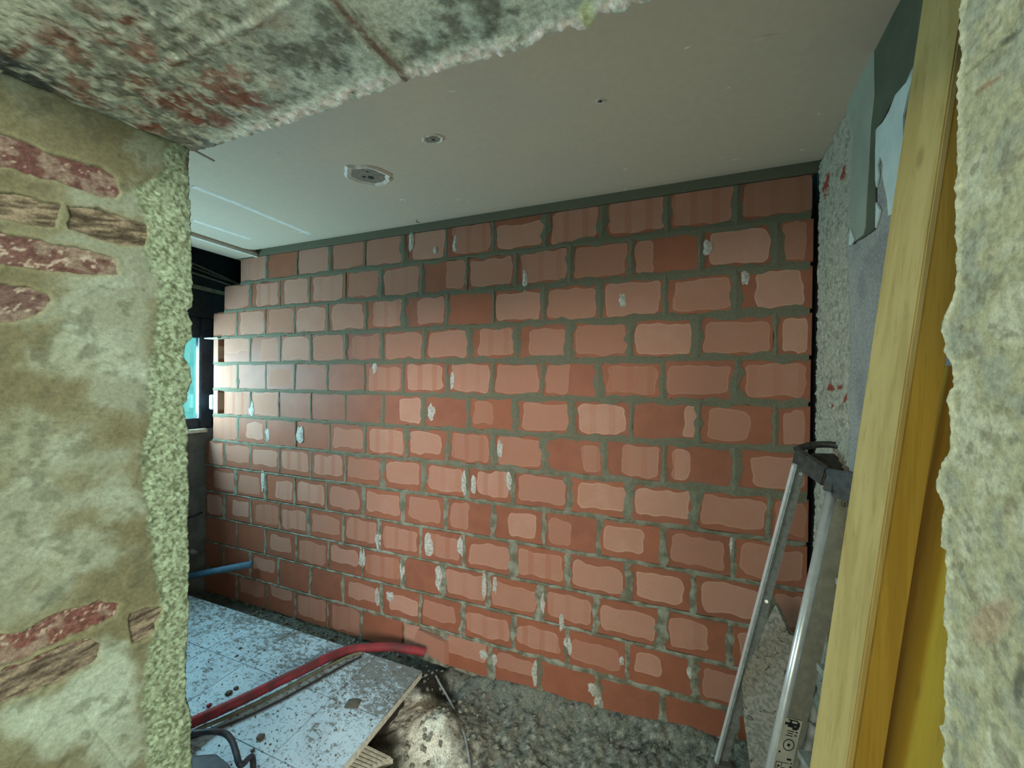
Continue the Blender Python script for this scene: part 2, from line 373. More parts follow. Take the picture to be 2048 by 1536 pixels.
PT = {0:[f(0,1,.03,1,1),n_,f(.05,.97,.05,1),f(.08,.95,.08,1),f(.03,.95,.03,1),f(.2,.97,.05,1),f(.12,.95,.08,1,1),f(.06,.97,.1,.8),f(.1,.93,.03,1,1),f(.08,.97,.1,1,1),f(.06,.95,.1,1,1),f(.08,.98,.12,1,1)],
1:[f(0,.95,.05,.97),f(.2,.95,.05,.93,1),f(.15,.95,.06,.95),f(.08,.93,.06,.95,1),f(.06,.94,.08,.93),f(.06,.94,.06,.9,1),f(.56,.98,.1,.95),f(.06,.94,.08,.88),f(.1,.96,.08,.93,1),f(.04,.93,.06,.93),f(.04,.32,.08,.9),f(.12,.94,.12,.88),f(.1,.78,.1,.95)],
2:[f(0,.93,.05,.95),f(.1,.95,.05,.93),f(.1,.93,.06,.95),f(.06,.92,.05,.9),f(.1,.95,.05,.93),f(.2,.95,.1,.94,1),f(.32,.95,.1,.92),n_,f(.04,.95,.08,.88),f(.04,.95,.06,.85),f(.08,.94,.08,.93),f(.12,.94,.1,.88),f(.25,.88,.08,.92)],
3:[f(0,1,.0,1),f(.06,.96,.4,.96),f(.35,.93,.06,.92),f(.08,.94,.06,.93),f(.05,.93,.06,.93),f(.2,.94,.06,.9,1),f(.06,.95,.08,.92),f(.08,.95,.08,.93),f(.2,.96,.08,.92,1),f(.25,.94,.08,.85),f(.08,.94,.1,.92),f(.06,.94,.1,.88),f(.06,.94,.1,.88),f(.15,.85,.1,.88)],
4:[f(0,.95,.05,.95,1),n_,f(.12,.88,.12,.8),f(.35,.8,.85,.97),n_,f(.1,.95,.08,.85,1),f(.06,.93,.1,.93,1),f(.1,.95,.1,.93,1),f(.06,.92,.08,.93),f(.05,.48,.08,.92),f(.12,.93,.12,.85,1),f(.05,.93,.15,.85),f(.1,.92,.12,.93,1)],
5:[f(0,1,.03,1),f(0,.93,.05,.95,1),f(.06,.94,.08,.93),n_,n_,n_,f(.42,.96,.1,.9),n_,f(.1,.52,.15,.88),f(.1,.96,.1,.88),f(.1,.93,.12,.88,1),f(.8,.98,.1,.9),f(.1,.7,.1,.88),f(.2,.84,.1,.85)],
6:[f(0,.95,.05,.95,1),f(.3,.9,.2,.82),n_,n_,f(.08,.94,.15,.82),f(.12,.95,.1,.88,1),f(.06,.85,.2,.88),f(.1,.93,.1,.92,1),f(.08,.95,.08,.9),f(.65,.95,.08,.88,1),f(.32,.93,.1,.9,1),f(.08,.36,.1,.86,1),f(.22,.94,.12,.84)],
7:[f(.2,.93,.05,.95),f(.06,.94,.25,.9),f(.08,.93,.25,.88),f(.06,.93,.2,.9,1),f(.08,.92,.18,.88,1),f(.06,.94,.2,.9),f(.08,.93,.2,.9),f(.12,.9,.14,.9,1),f(.2,.92,.14,.88,1),f(.08,.95,.18,.9),f(.15,.97,.2,.85),f(.08,.94,.2,.88),f(.05,.95,.15,.88),f()],
8:[f(.3,.95,.15,.85),f(.08,.8,.15,.85),f(.35,.92,.12,.8,1),f(.06,.93,.15,.88,1),f(.08,.9,.15,.84),f(.08,.95,.2,.84),f(.16,.9,.15,.9),f(.1,.5,.12,.88,1),f(.32,.86,.15,.88),f(.08,.52,.1,.84),f(.08,.72,.18,.84),f(.12,.88,.15,.86),f()],
9:[f(),f(.3,.93,.2,.84),f(.15,.95,.12,.88,1),f(.08,.92,.12,.82,1),f(.1,.9,.18,.85),f(.08,.93,.18,.9,1),f(.1,.93,.15,.85,1),f(.12,.92,.15,.86,1),f(.08,.93,.16,.82),f(.1,.92,.14,.86,1),f(.08,.93,.12,.8),f(.12,.86,.14,.84),f(),f()],
10:[n_,n_,f(.14,.84,.25,.82),f(.1,.92,.12,.85,1),f(.08,.88,.35,.88),f(.08,.92,.18,.86,1),n_,f(.04,.93,.14,.9,1),f(.06,.94,.12,.8),f(.1,.92,.14,.86,1),f(.08,.93,.14,.8),f(.1,.7,.14,.84,1),f()],
11:[n_,n_,f(.1,.9,.4,.9),n_,n_,f(.1,.9,.3,.82),f(.15,.97,.22,.76),f(.06,.85,.25,.82),f(.06,.92,.14,.78,1),f(.06,.88,.2,.8,1),f(.05,.92,.18,.76),f(.1,.5,.3,.85),f(),f()],
12:[n_,f(.1,.9,.4,.95),f(.1,.9,.6,1.1),f(.1,.95,.2,.95,1),f(.1,.95,.1,.95,1),n_,n_,f(.03,.95,.42,1.05),f(.1,.93,.4,.88),n_,n_,n_,n_]}
LEFT = [.027, -.152, -.28]+[-.276]*4+[-.36]*6
bm = bmesh.new(); box(bm, (-.42, .012, -.25), (3.72, .10, .0))
for r in range(13): box(bm, (LEFT[r]+(.03 if r not in (3, 5) else .12), .012, 2.4-.2*r), (3.575, .10, 2.6-.2*r))
wall_back = obj('wall_back', bm, M_mortar)
struct(wall_back, 'long wall of orange clay blocks in grey mortar', 'wall')
LEFT = [.027, -.152, -.28]+[-.276]*4+[-.36]*6
bm = bmesh.new(); box(bm, (.06, .105, 1.2), (4.0, .16, 2.69)); box(bm, (-.60, .105, -.3), (4.0, .16, 1.2)); obj('dark_backing', bm, M_darkbox, wall_back)  # unseen sheet added to block sky through gaps and darken the crack
mort = bmesh.new(); smear = bmesh.new(); mrnd = random.Random(3)
def wavy(bm, a0, a1, b, w, vertical, y=-.0022, n=7, var=.5):
    """irregular strip of mortar, proud in the middle"""
    L, C, Rr = [], [], []
    for i in range(n+1):
        t = a0+(a1-a0)*i/n; k = w*(.5+var*(mrnd.random()-.5)); k2 = w*(.5+var*(mrnd.random()-.5)); c = b+w*.1*(mrnd.random()-.5)
        if vertical: q = [(c-k, -.0008, t), (c, y-mrnd.random()*.002, t), (c+k2, -.0008, t)]
        else: q = [(t, -.0008, c-k), (t, y-mrnd.random()*.002, c), (t, -.0008, c+k2)]
        for arr, p in zip((L, C, Rr), q): arr.append(bm.verts.new(p))
    for A, B in ((L, C), (C, Rr)):
        for i in range(n): bm.faces.new([A[i], B[i], B[i+1], A[i+1]] if not vertical else [A[i], B[i], B[i+1], A[i+1]])
for r in range(13):
    zt, zb = 2.6-.2*r, 2.4-.2*r; zt2, zb2 = zt-.008, zb+.008
    if r == 0: zt2 = 2.583
    js = [at(x, float(px([2, 0, (zt+zb)/2])[1]), 1, 0)[0] for x in HJ[r]]
    js = []
    for x in HJ[r]:
        y = 768.
        for _ in range(6):
            X = at(x, y, 1, 0)[0]; y = px([X, 0, (zt+zb)/2])[1]
        js.append(X)
    edges = [LEFT[r]]+js+[3.583+mrnd.uniform(-.004, .004)]
    for i in range(len(edges)-1):
        a, b = edges[i], edges[i+1]
        if b-a < .03: continue
        g = .006
        x0 = a+(g if i else 0); x1 = b-(g if i < len(edges)-2 else 0)
        if r in (3, 5) and i == 0: x1 = a+.055
        if r == 12 and i == 6: x1 = x0+.001; continue
        cx, cz = (x0+x1)/2, (zt2+zb2)/2; hw, hh = (x1-x0)/2, (zt2-zb2)/2
        bm = bmesh.new(); e = .003; dp = mrnd.uniform(-.0012, .0012)
        ja = [mrnd.uniform(-.0015, .0015) for _ in range(4)]
        F4 = [(-hw+e, dp+ja[0], -hh+e), (hw-e, dp+ja[1], -hh+e), (hw-e, dp+ja[2], hh-e), (-hw+e, dp+ja[3], hh-e)]
        B4 = [(-hw, .005, -hh), (hw, .005, -hh), (hw, .005, hh), (-hw, .005, hh)]
        D4 = [(p[0], .095, p[2]) for p in B4]
        vf = [bm.verts.new(p) for p in F4]; vb = [bm.verts.new(p) for p in B4]; vd = [bm.verts.new(p) for p in D4]
        bm.faces.new(vf)
        for k in range(4):
            bm.faces.new([vb[k], vb[(k+1) % 4], vf[(k+1) % 4], vf[k]]); bm.faces.new([vd[k], vd[(k+1) % 4], vb[(k+1) % 4], vb[k]])
        bm.faces.new(vd[::-1])
        ul = bm.loops.layers.uv.new('face')
        for fc in bm.faces:
            for lp in fc.loops: lp[ul].uv = ((lp.vert.co.x+hw)/(2*hw), (lp.vert.co.z+hh)/(2*hh))
        o = obj('brick', bm, M_brick, wall_back); o.location = (cx, 0, cz)
        pt = PT[r][i] if i < len(PT[r]) else f()
        o.color = pt[:4]; o['scored'] = float(pt[4])*mrnd.uniform(.3, 1)
    # head joints
    for i, X in enumerate(js):
        if r in (3, 5) and i == 0: continue
        if r == 12 and i in (5,): continue
        w = mrnd.choice([.024, .032, .040, .046]) if 1.2 < X else mrnd.choice([.016, .020, .025, .030])
        wavy(mort, zb+.002, zt-.002 if r else 2.58, X, w, True, n=6, var=.6)
    # bed joint below the course
    if r < 12:
        w = {0: .038, 1: .038, 2: .038, 3: .038, 4: .036, 5: .036, 6: .034, 7: .022, 8: .018, 9: .017, 10: .017, 11: .026}[r]
        x = max(LEFT[r], LEFT[r+1])
        segs = [(x, .9, w*.7), (.9, 2.0, w*.85), (2.0, 3.575, w)]
        for a, b, ww in segs: wavy(mort, a, b, zb, ww, False, n=max(3, int((b-a)/.045)), var=.55)
mo = obj('mortar_joints', mort, M_mortar, wall_back); mo['kind'] = 'stuff'
# dusty lime smears beside some joints
def blob(bm, c, rx, rz, y=-.0035, n=12):
    cv = bm.verts.new((c[0], y-.001, c[2])); ring = []
    for k in range(n):
        a = 6.2832*k/n; q = mrnd.uniform(.7, 1.2); ring.append(bm.verts.new((c[0]+rx*q*math.cos(a), y+.0025, c[2]+rz*q*math.sin(a))))
    for k in range(n): bm.faces.new([cv, ring[k], ring[(k+1) % n]])
for x, y, a, b in [(858,1092,9,19),(921,1092,6,22),(757,1080,6,22),(928,965,6,26),(947,968,6,20),(1018,960,6,20),(969,1170,5,32),(724,1115,7,24),(805,1143,6,22),(878,1155,8,26),(968,1308,12,12),(988,1318,6,14),(1069,1345,6,26),(1123,1245,5,18),(1186,1378,12,14),(1196,1402,8,16),(780,1193,8,10),(755,1195,5,18),(1084,1205,7,28),(990,1170,4,20),(855,1075,7,12),(823,480,6,24),(910,490,5,22),(1050,560,6,22),(905,760,5,20),(1415,495,10,18),(1245,600,8,14),(1490,555,9,16),(750,735,5,14),(503,820,5,16),(535,870,5,18),(600,870,8,20),(526,960,4,24),(862,824,8,18),(1000,898,6,18),(1463,1090,4,18),(1380,1345,8,14),(1136,1290,8,20),(870,500,4,8),(1243,1322,7,14)]:
    p = at(x, y, 1, 0); q = at(x+a, y, 1, 0); s = at(x, y-b, 1, 0); blob(smear, p, abs(q[0]-p[0]), abs(s[2]-p[2]))
sm = obj('lime_smears', smear, M_smear, wall_back); sm['kind'] = 'stuff'
# broken block at the foot of the wall
bm = bmesh.new()
pl_ = [at(x, y, 1, -.03) for x, y in ((833, 1262), (868, 1276), (888, 1284), (889, 1330), (866, 1316), (822, 1293))]
pts = [(p[0], -.028+(.012 if i in (0, 5) else 0), p[2]) for i, p in enumerate(pl_)]
fv = [bm.verts.new(p) for p in pts]; bv = [bm.verts.new((p[0]+.02, .012, p[2]-.01)) for p in pts]; bm.faces.new(fv)
for k in range(6): bm.faces.new([fv[k], bv[k], bv[(k+1) % 6], fv[(k+1) % 6]])
bm.faces.new(bv[::-1]); recalc(bm)
ul = bm.loops.layers.uv.new('face')
for fc in bm.faces:
    for lp in fc.loops: lp[ul].uv = (lp.vert.co.x*3, lp.vert.co.z*5)
o = obj('brick', bm, M_brick, wall_back); o.color = (-3, 9, -3, 9); o['scored'] = 0.0; o['label'] = 'broken orange shard of a clay block at the wall foot'
p0, p1 = at(806, 1280, 1, 0), at(836, 1262, 1, 0)
bm = bmesh.new(); box(bm, (-.055, 0, -.09), (.055, .09, .09)); ul = bm.loops.layers.uv.new('face')
for fc in bm.faces:
    for lp in fc.loops: lp[ul].uv = (lp.vert.co.x*5+.5, lp.vert.co.z*5+.5)
o = obj('brick', bm, M_brick, wall_back); o.location = (1.58, .004, .10); o.color = (-3, 9, -3, 9); o['scored'] = 0.

# ---- floor: ground, slab, tiles ---------------------------------------------
floor = boxobj('floor', (-.42, -2.2, -.35), (3.7, .30, -.12), M_grime); struct(floor, 'bare ground under the back room', 'floor')
st_ = .0075; xs = np.arange(-.36, 3.56, st_); ys = np.arange(-1.50, .012, st_)
X, Y = np.meshgrid(xs, ys, indexing='ij')
Z = -.01+.03*(fbm(X, Y, 5, 4, 1)-.5)+.030*(fbm(X, Y, 22, 4, 2)-.5)+.012*(fbm(X, Y, 80, 3, 3)-.5)
Z += .10*np.exp(-((X-2.02)**2/.035+(Y+.42)**2/.03))          # pale heap next to the slab
Z += .05*ss(2.6, 3.3, X)*ss(-.5, -.1, Y)                     # rises into the corner
Z += .035*ss(-.09, 0, Y)*ss(1.9, 2.3, X)
Z -= .06*ss(1.80, 1.86, X)*ss(2.02, 1.9, X)*ss(-.34, -.25, Y)*ss(-.05, -.12, Y)
Z = np.where(X < 1.80, np.minimum(Z, .10), Z)
Z += .05*ss(-.30, -.22, Y)*ss(1.75, 1.3, X)*(.5+fbm(X, Y, 9, 3, 9))*ss(0.0, -.16, Y)
P = np.stack([X, Y, Z], -1); PX, PY = px(P)
PX = PX+14*(fbm(X, Y, 30, 3, 5)-.5); PY = PY+14*(fbm(X, Y, 30, 3, 6)-.5)
c = np.zeros(X.shape+(3,))+np.array([.20, .215, .18])
sp = fbm(X, Y, 60, 4, 11); c = mixc(c, (.42, .44, .37), ss(.55, .72, sp)*ss(1350, 1500, PY)*.9); c = mixc(c, (.05, .055, .05), ss(.42, .30, sp)*.8)
c = mixc(c, (.25, .27, .22), ss(.5, .7, fbm(X, Y, 12, 3, 12))*.6)
cream = sdf(PX, PY, [(795, 1362), (850, 1388), (885, 1420), (905, 1450), (915, 1500), (940, 1545), (805, 1560), (790, 1480), (755, 1440)])
c = mixc(c, (.80, .84, .74), ss(-14, 14, cream)*(.45+.55*ss(.38, .6, fbm(X, Y, 24, 4, 13))))
c = mixc(c, (.035, .035, .03), ss(-6, 8, sdf(PX, PY, [(800, 1310), (890, 1325), (905, 1345), (890, 1352), (912, 1400), (918, 1440), (890, 1402), (846, 1386), (828, 1372)])))  # shade of the holes beside the slab painted into the ground colour
c = mixc(c, (.07, .065, .05), ss(-8, 8, sdf(PX, PY, [(690, 1495), (760, 1435), (795, 1465), (815, 1490), (780, 1500)]))*.85)
c = mixc(c, (.10, .105, .09), ss(1.75, 1.6, X)*.7)
rubble = grid_mesh('rubble_ground', P, c, M_soil, floor); rubble['kind'] = 'stuff'
slab = boxobj('screed_slab', (-.36, -1.46, .140), (1.848, -.285, .172), M_screed, floor, .003)
boxobj('slab_bed', (-.36, -1.46, -.11), (1.77, -.33, .135), plain('dark_earth', (.05, .045, .038), .95, sc=30, bump=.8), floor)
gx = [1.85-.0]+[1.555-.3*k for k in range(7)]; gy = [-.29, -.596, -.9, -1.2, -1.46]
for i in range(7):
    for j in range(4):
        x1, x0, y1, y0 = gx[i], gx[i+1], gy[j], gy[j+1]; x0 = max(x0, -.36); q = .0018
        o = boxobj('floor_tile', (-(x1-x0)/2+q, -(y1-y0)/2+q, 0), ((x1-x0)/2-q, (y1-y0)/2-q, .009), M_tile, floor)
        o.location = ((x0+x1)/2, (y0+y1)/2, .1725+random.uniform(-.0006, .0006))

# ---- ceiling ------------------------------------------------------------------
ceil = bmesh.new(); prof = [(-1.9, 2.6), (-.14, 2.6), (-.10, 2.602), (-.06, 2.609), (-.03, 2.62), (-.012, 2.633), (.02, 2.64)]
for A, B in ((.205, 3.72),):
    top = [[ceil.verts.new((x, y, 2.70)) for y in (prof[0][0], prof[-1][0])] for x in (A, B)]
    lo = [[ceil.verts.new((x, y, z)) for y, z in prof] for x in (A, B)]
    for k in range(len(prof)-1): ceil.faces.new([lo[0][k], lo[0][k+1], lo[1][k+1], lo[1][k]])
    ceil.faces.new([top[0][0], top[1][0], top[1][1], top[0][1]])
    ceil.faces.new(lo[0]+[top[0][1], top[0][0]]); ceil.faces.new(lo[1][::-1]+[top[1][0], top[1][1]])
    ceil.faces.new([lo[0][0], lo[1][0], top[1][0], top[0][0]]); ceil.faces.new([lo[0][-1], top[0][1], top[1][1], lo[1][-1]])
recalc(ceil)
ceiling = obj('ceiling', ceil, M_gyps); struct(ceiling, 'beige plasterboard ceiling with scars and flecks of filler', 'ceiling')
boxobj('mortar_strip', (-.02, -.006, 2.584), (3.60, .012, 2.637), M_mortar, ceiling)
# lower strip of ceiling over the window side, with its bead
o = boxobj('ceiling_strip', (-.02, -1.47, 2.585), (.20, .35, 2.70), M_gyps, ceiling)
bm = bmesh.new(); box(bm, (.19, -1.47, 2.578), (.214, .013, 2.606)); obj('edge_bead', bm, M_filler, ceiling)
def ring_scar(cx, cy, rx, ry, rot, depth=.006, holes=()):
    bm = bmesh.new(); n = 22; rr = random.Random(int(cx*1000))
    R0, R1, R2 = [], [], []
    for k in range(n):
        a = 6.2832*k/n; q = rr.uniform(.9, 1.12)
        for arr, s, z in ((R0, 1.12, 2.5995), (R1, 1.0, 2.5995-depth), (R2, .80, 2.5985)):
            x, y = rx*s*q*math.cos(a), ry*s*q*math.sin(a); arr.append(bm.verts.new((cx+x*math.cos(rot)-y*math.sin(rot), cy+x*math.sin(rot)+y*math.cos(rot), z)))
    for k in range(n):
        j = (k+1) % n; bm.faces.new([R0[k], R1[k], R1[j], R0[j]]); bm.faces.new([R1[k], R2[k], R2[j], R1[j]])
    obj('plaster_scar', bm, M_filler, ceiling)
    bm = bmesh.new(); v = [bm.verts.new((cx+.8*rx*math.cos(a)*math.cos(rot)-.8*ry*math.sin(a)*math.sin(rot), cy+.8*rx*math.cos(a)*math.sin(rot)+.8*ry*math.sin(a)*math.cos(rot), 2.5985)) for a in [6.2832*k/n for k in range(n)]]
    bm.faces.new(v); obj('scar_bottom', bm, plain('torn_paper', (.34, .30, .24), .9, sc=60), ceiling)
    for hx, hy, hr in holes:
        bm = bmesh.new(); bmesh.ops.create_circle(bm, cap_ends=True, segments=10, radius=hr, matrix=Matrix.Translation((cx+hx, cy+hy, 2.598))); obj('drill_hole', bm, M_darkbox, ceiling)
a = at(865, 278, 2, 2.6); ring_scar(a[0], a[1], .038, .024, .1, .004, [(.002, .003, .006)])
a = at(737, 351, 2, 2.6); ring_scar(a[0], a[1], .096, .078, .5, .007, [(0, .015, .014), (-.025, 0, .009), (.02, -.03, .006)])
a = at(1200, 202, 2, 2.6); ring_scar(a[0], a[1], .013, .009, .4, .002, [(.002, -.002, .005)])
for x, y, s in [(1458, 175, .007), (1483, 155, .003), (805, 399, .014), (812, 402, .008), (915, 399, .010), (935, 402, .009), (944, 391, .006), (1001, 409, .006), (1252, 378, .009), (1250, 338, .008), (603, 465, .018), (615, 462, .010), (1605, 300, .009), (1470, 319, .010), (1443, 315, .006), (945, 293, .004), (1527, 75, .022), (1640, 227, .006), (558, 307, .005), (403, 388, .005), (905, 181, .008), (832, 432, .006), (590, 463, .010), (1378, 94, .010)]:
    a = at(x, y, 2, 2.6); bm = bmesh.new(); n = 9; cv = bm.verts.new((a[0], a[1], 2.5975)); rg = []
    for k in range(n):
        q = random.uniform(.5, 1.3)*s; rg.append(bm.verts.new((a[0]+q*1.5*math.cos(6.28*k/n), a[1]+q*.6*math.sin(6.28*k/n), 2.5996)))
    for k in range(n): bm.faces.new([cv, rg[k], rg[(k+1) % n]])
    obj('filler_fleck', bm, M_filler if s < .02 else M_gyps, ceiling)
for pts, w in (([(385, 372), (470, 405), (620, 468)], .02), ([(385, 440), (500, 478)], .018)):
    q = [at(x, y, 2, 2.6) for x, y in pts]; bm = bmesh.new(); L = []
    for i, p in enumerate(q):
        d = q[min(i+1, len(q)-1)]-q[max(i-1, 0)]; nrm = np.array([-d[1], d[0], 0])/np.hypot(d[0], d[1])*w
        L.append([bm.verts.new(p-nrm+[0, 0, -.0003]), bm.verts.new(p+[0, 0, -.003]), bm.verts.new(p+nrm+[0, 0, -.0003])])
    for A, B in zip(L[:-1], L[1:]): bm.faces.new([A[0], A[1], B[1], B[0]]); bm.faces.new([A[1], A[2], B[2], B[1]])
    obj('joint_filler', bm, M_filler, ceiling, True)
a, b = at(833, 440, 2, 2.60), at(842, 434, 2, 2.60)
bm = bmesh.new(); tube(bm, [a+[0, 0, .0], a+[0, 0, -.012], (a[0]+.018, a[1]+.004, 2.586)], .002, 6, sub=1); tag(obj('bent_nail', bm, M_blackcable), 'small black bent nail sticking out of the ceiling beside the brick wall', 'nail')

# ---- window wall (left, far) ----------------------------------------------------
WX = -.37
lw = bmesh.new(); box(lw, (WX-.3, -1.5, -.2), (WX, .0115, 1.285)); wall_left = obj('wall_left', lw, M_grime); struct(wall_left, 'grimy grey wall under and around the window', 'wall')
boxobj('wall_pier', (WX-.3, -1.5, 1.285), (WX, -1.30, 2.6), M_grime, wall_left)
boxobj('wall_pier', (WX-.3, .32, 1.0), (WX, .6, 2.6), M_grime, wall_left)
boxobj('outer_pier', (WX-.3, .0115, 1.0), (WX, .6, 1.285), M_grime, wall_left)
boxobj('lintel_box', (WX-.3, -1.30, 2.16), (WX, .32, 2.75), M_darkbox, wall_left)
boxobj('recess_back', (WX, .36, 1.2), (.3, .42, 2.75), M_darkbox, wall_left)
boxobj('top_cover', (WX-.3, -1.5, 2.70), (.21, .45, 2.76), M_darkbox, wall_left)
boxobj('concrete_post', (-.19, .20, 2.30), (-.02, .30, 2.58), M_grime, wall_left, .006)
w = bmesh.new(); fr = M_frame
window = struct(thing('window_1', 'dark framed window with a cyan-lit pane', 'window', (WX-.1, -.5, 1.3)), 'dark framed window showing bright cyan daylight', 'window')
window['kind'] = 'structure'
def wpart(name, a, b, m, bev=.004):
    o = boxobj(name, tuple(np.array(a)-np.array(window.location)), tuple(np.array(b)-np.array(window.location)), m, window, bev); return o
x0, x1 = WX-.09, WX-.03
wpart('frame_rail', (x0, -1.28, 1.29), (x1, .30, 1.37), fr); wpart('frame_rail', (x0, -1.28, 2.0), (x1, .30, 2.16), fr)
wpart('frame_post', (x0, -1.30, 1.29), (x1, -1.22, 2.16), fr); wpart('frame_post', (x0+.01, -.025, 1.29), (x1+.014, .06, 2.16), fr)
wpart('frame_post', (x0, .06, 1.29), (x1, .32, 2.16), fr)
wpart('gasket', (x1-.005, -.032, 1.37), (x1+.004, -.025, 2.0), M_greypipe, 0)
wpart('glass_pane', (x0+.03, -1.22, 1.37), (x0+.034, -.03, 2.0), M_glass, 0)
sill = boxobj('trim_1', (WX-.06, -1.32, 1.262), (WX+.03, .0, 1.29), M_sill, None, .003); struct(sill, 'white window sill board', 'window sill')
for (xa, ya), (xb, yb), wd in (((372, 521), (484, 571), .012), ((372, 541), (470, 574), .012), ((372, 569), (460, 590), .03), ((372, 530), (484, 572), .006)):
    A = at(xa, ya, 0, WX+.015); B = at(xb, yb, 0, WX+.015)
    bm = bmesh.new(); bar(bm, A, B, rect(.012, wd), (1, 0, 0)); recalc(bm); obj('shutter_slat', bm, M_slat, wall_left)
# pipe stub and hole in the grey wall
bm = bmesh.new(); a = at(388, 1105, 0, WX+.03); tube(bm, [(WX-.02, a[1]+.0, a[2]+.004), (WX+.05, a[1]+.005, a[2])], .018, 14, caps=False, sub=1); tube(bm, [(WX-.02, a[1], a[2]+.004), (WX+.048, a[1]+.005, a[2])], .014, 14, sub=1)
tag(obj('pipe_stub', bm, M_greypipe, None, True), 'short grey pipe stub poking out of the wall under the window', 'pipe')
bm = bmesh.new(); a = at(402, 1027, 0, WX); tube(bm, [(WX-.01, a[1]-.25, a[2]+.03), (WX+.02, a[1]-.08, a[2]+.0), (WX+.015, a[1]-.01, a[2]+.012), (WX-.01, a[1]+.01, a[2]-.005)], .006, 6)
tag(obj('wall_cable', bm, M_blackcable, None, True), 'thin dark cable looping on the grey wall below the window sill', 'cable')
bm = bmesh.new(); bar(bm, at(372, 1153, 0, -.20), (*at(503, 1128, 1, -.03)[:2], at(503, 1128, 1, -.03)[2]), [(.022*math.cos(6.2832*k/14), .022*math.sin(6.2832*k/14)) for k in range(14)], (0, 0, 1)); recalc(bm)
tag(obj('water_pipe', bm, M_blue, None, True), 'light blue plastic pipe leaning into the dark corner below the window', 'pipe')
bm = bmesh.new(); p = [at(x, y, 0, -.30) for x, y in ((414, 674), (447, 677), (447, 681), (414, 678))]
a = at(412, 676, 0, WX+.02); box(bm, (WX+.015, -.02, 1.992), (-.20, .07, 2.0)); tag(obj('wooden_shim', bm, M_sill), 'thin pale wooden shim under an end block next to the window', 'shim')
bm = bmesh.new(); box(bm, (-.325, -.004, 1.44), (-.28, .05, 1.555)); bmesh.ops.bevel(bm, geom=bm.edges[:], offset=.008, segments=1, affect='EDGES'); tag(obj('foam_wedge', bm, M_white), 'small white foam wedge between window frame and end blocks', 'foam piece')

# ---- right wall -------------------------------------------------------------------
def wr(y, d=0.0): return 3.595+.10*y-d
bm = bmesh.new(); hexa(bm, [(wr(-1.9), -1.9, -.2), (4.0, -1.9, -.2), (4.0, .2, -.2), (wr(.2)+.01, .2, -.2), (wr(-1.9), -1.9, 2.7), (4.0, -1.9, 2.7), (4.0, .2, 2.7), (wr(.2)+.01, .2, 2.7)])
for v in bm.verts: v.co.x += .012 if v.co.x < 3.9 else 0
wall_right = obj('wall_right', bm, M_grime); struct(wall_right, 'plastered right wall with torn wall covering', 'wall')
st_ = .004; ys = np.arange(-1.46, -.004, st_); zs = np.arange(-.02, 2.6, st_*1.1)
Yg, Zg = np.meshgrid(ys, zs, indexing='ij'); Xg = wr(Yg)
base = np.stack([Xg, Yg, Zg], -1); QX, QY = px(base)
wob = 8*(fbm(Yg, Zg, 14, 3, 20)-.5)
rb = np.interp(QY, [0, 240, 260, 470, 500, 600, 700, 780, 860, 900, 1536], [1625, 1695, 1700, 1700, 1694, 1700, 1702, 1697, 1700, 1698, 1660])
rough = ss(6, -6, QX+wob-rb)*ss(200, 215, QY)
dsp = rough*(.014*(fbm(Yg, Zg, 45, 4, 21)-.55)+.010*(fbm(Yg, Zg, 130, 2, 22)-.5))-.004*rough+.001*(fbm(Yg, Zg, 10, 3, 23))
c = np.zeros(Xg.shape+(3,))+np.array([.36, .36, .33]); c = mixc(c, (.29, .29, .28), ss(.4, .6, fbm(Yg, Zg, 7, 3, 24)))
c = mixc(c, (.44, .44, .40), ss(30, 0, QX-rb)*(1-rough)*.7)
c = mixc(c, (.44, .42, .33), rough); c = mixc(c, (.28, .27, .21), rough*ss(.45, .3, fbm(Yg, Zg, 60, 3, 25)))
for (x, y, a_, b_) in ((1652, 368, 6, 24), (1685, 345, 5, 16), (1660, 775, 6, 8), (1680, 775, 5, 4), (1690, 795, 3, 9), (1664, 812, 3, 5)):
    c = mixc(c, (.30, .07, .045), rough*ss(1.2, .7, np.hypot((QX+.5*(QY-y)*.3-x)/a_, (QY-y)/b_)+1.6*(fbm(Yg, Zg, 60, 3, 26)-.5)))
c = mixc(c, (.66, .68, .64), ss(1.6, .4, np.abs(QX-(1713+.06*(QY-640)))+2*(fbm(Yg, Zg, 60, 2, 27)))*ss(610, 630, QY)*ss(720, 690, QY)*.8)
P = base.copy(); P[..., 0] -= dsp+.002
edge = ss(.0, .03, -Yg); P[..., 0] += (1-edge)*.03*fbm(Yg*0, Zg, 20, 3, 28)
rp = grid_mesh('rough_plaster', P, c, M_paint2, wall_right, flip=True)
def layer(name, pts, mat, off, th=.003, lab=None):
    bm = bmesh.new(); F0, B0 = [], []
    n = np.array([-1, .10, 0])/math.hypot(1, .1)
    for x, y in pts:
        q = at_plane(x, y, (wr(-.5)-off-th, -.5, 0), n); F0.append(bm.verts.new(q)); B0.append(bm.verts.new(q-n*th))
    k = len(pts); bm.faces.new(F0)
    for i in range(k): bm.faces.new([F0[i], B0[i], B0[(i+1) % k], F0[(i+1) % k]])
    bm.faces.new(B0[::-1]); recalc(bm); o = obj(name, bm, mat, wall_right)
    if lab: o['label'] = lab
    return o
M_dg = plain('dark_green_board', (.105, .125, .085), .8, sc=8, var=.1)
M_lg = plain('grey_skim_coat', (.33, .37, .30), .85, sc=8, var=.06); M_wt = plain('white_undercoat', (.60, .72, .69), .85, sc=20, var=.05)
layer('skim_coat', [(1748, 95), (1749, 190), (1742, 250), (1738, 330), (1733, 400), (1730, 455), (1726, 470), (1700, 490), (1698, 470), (1702, 440), (1702, 330), (1706, 265), (1700, 240), (1696, 220), (1690, 200)], M_lg, .006, .004, 'pale grey skim coat strip')
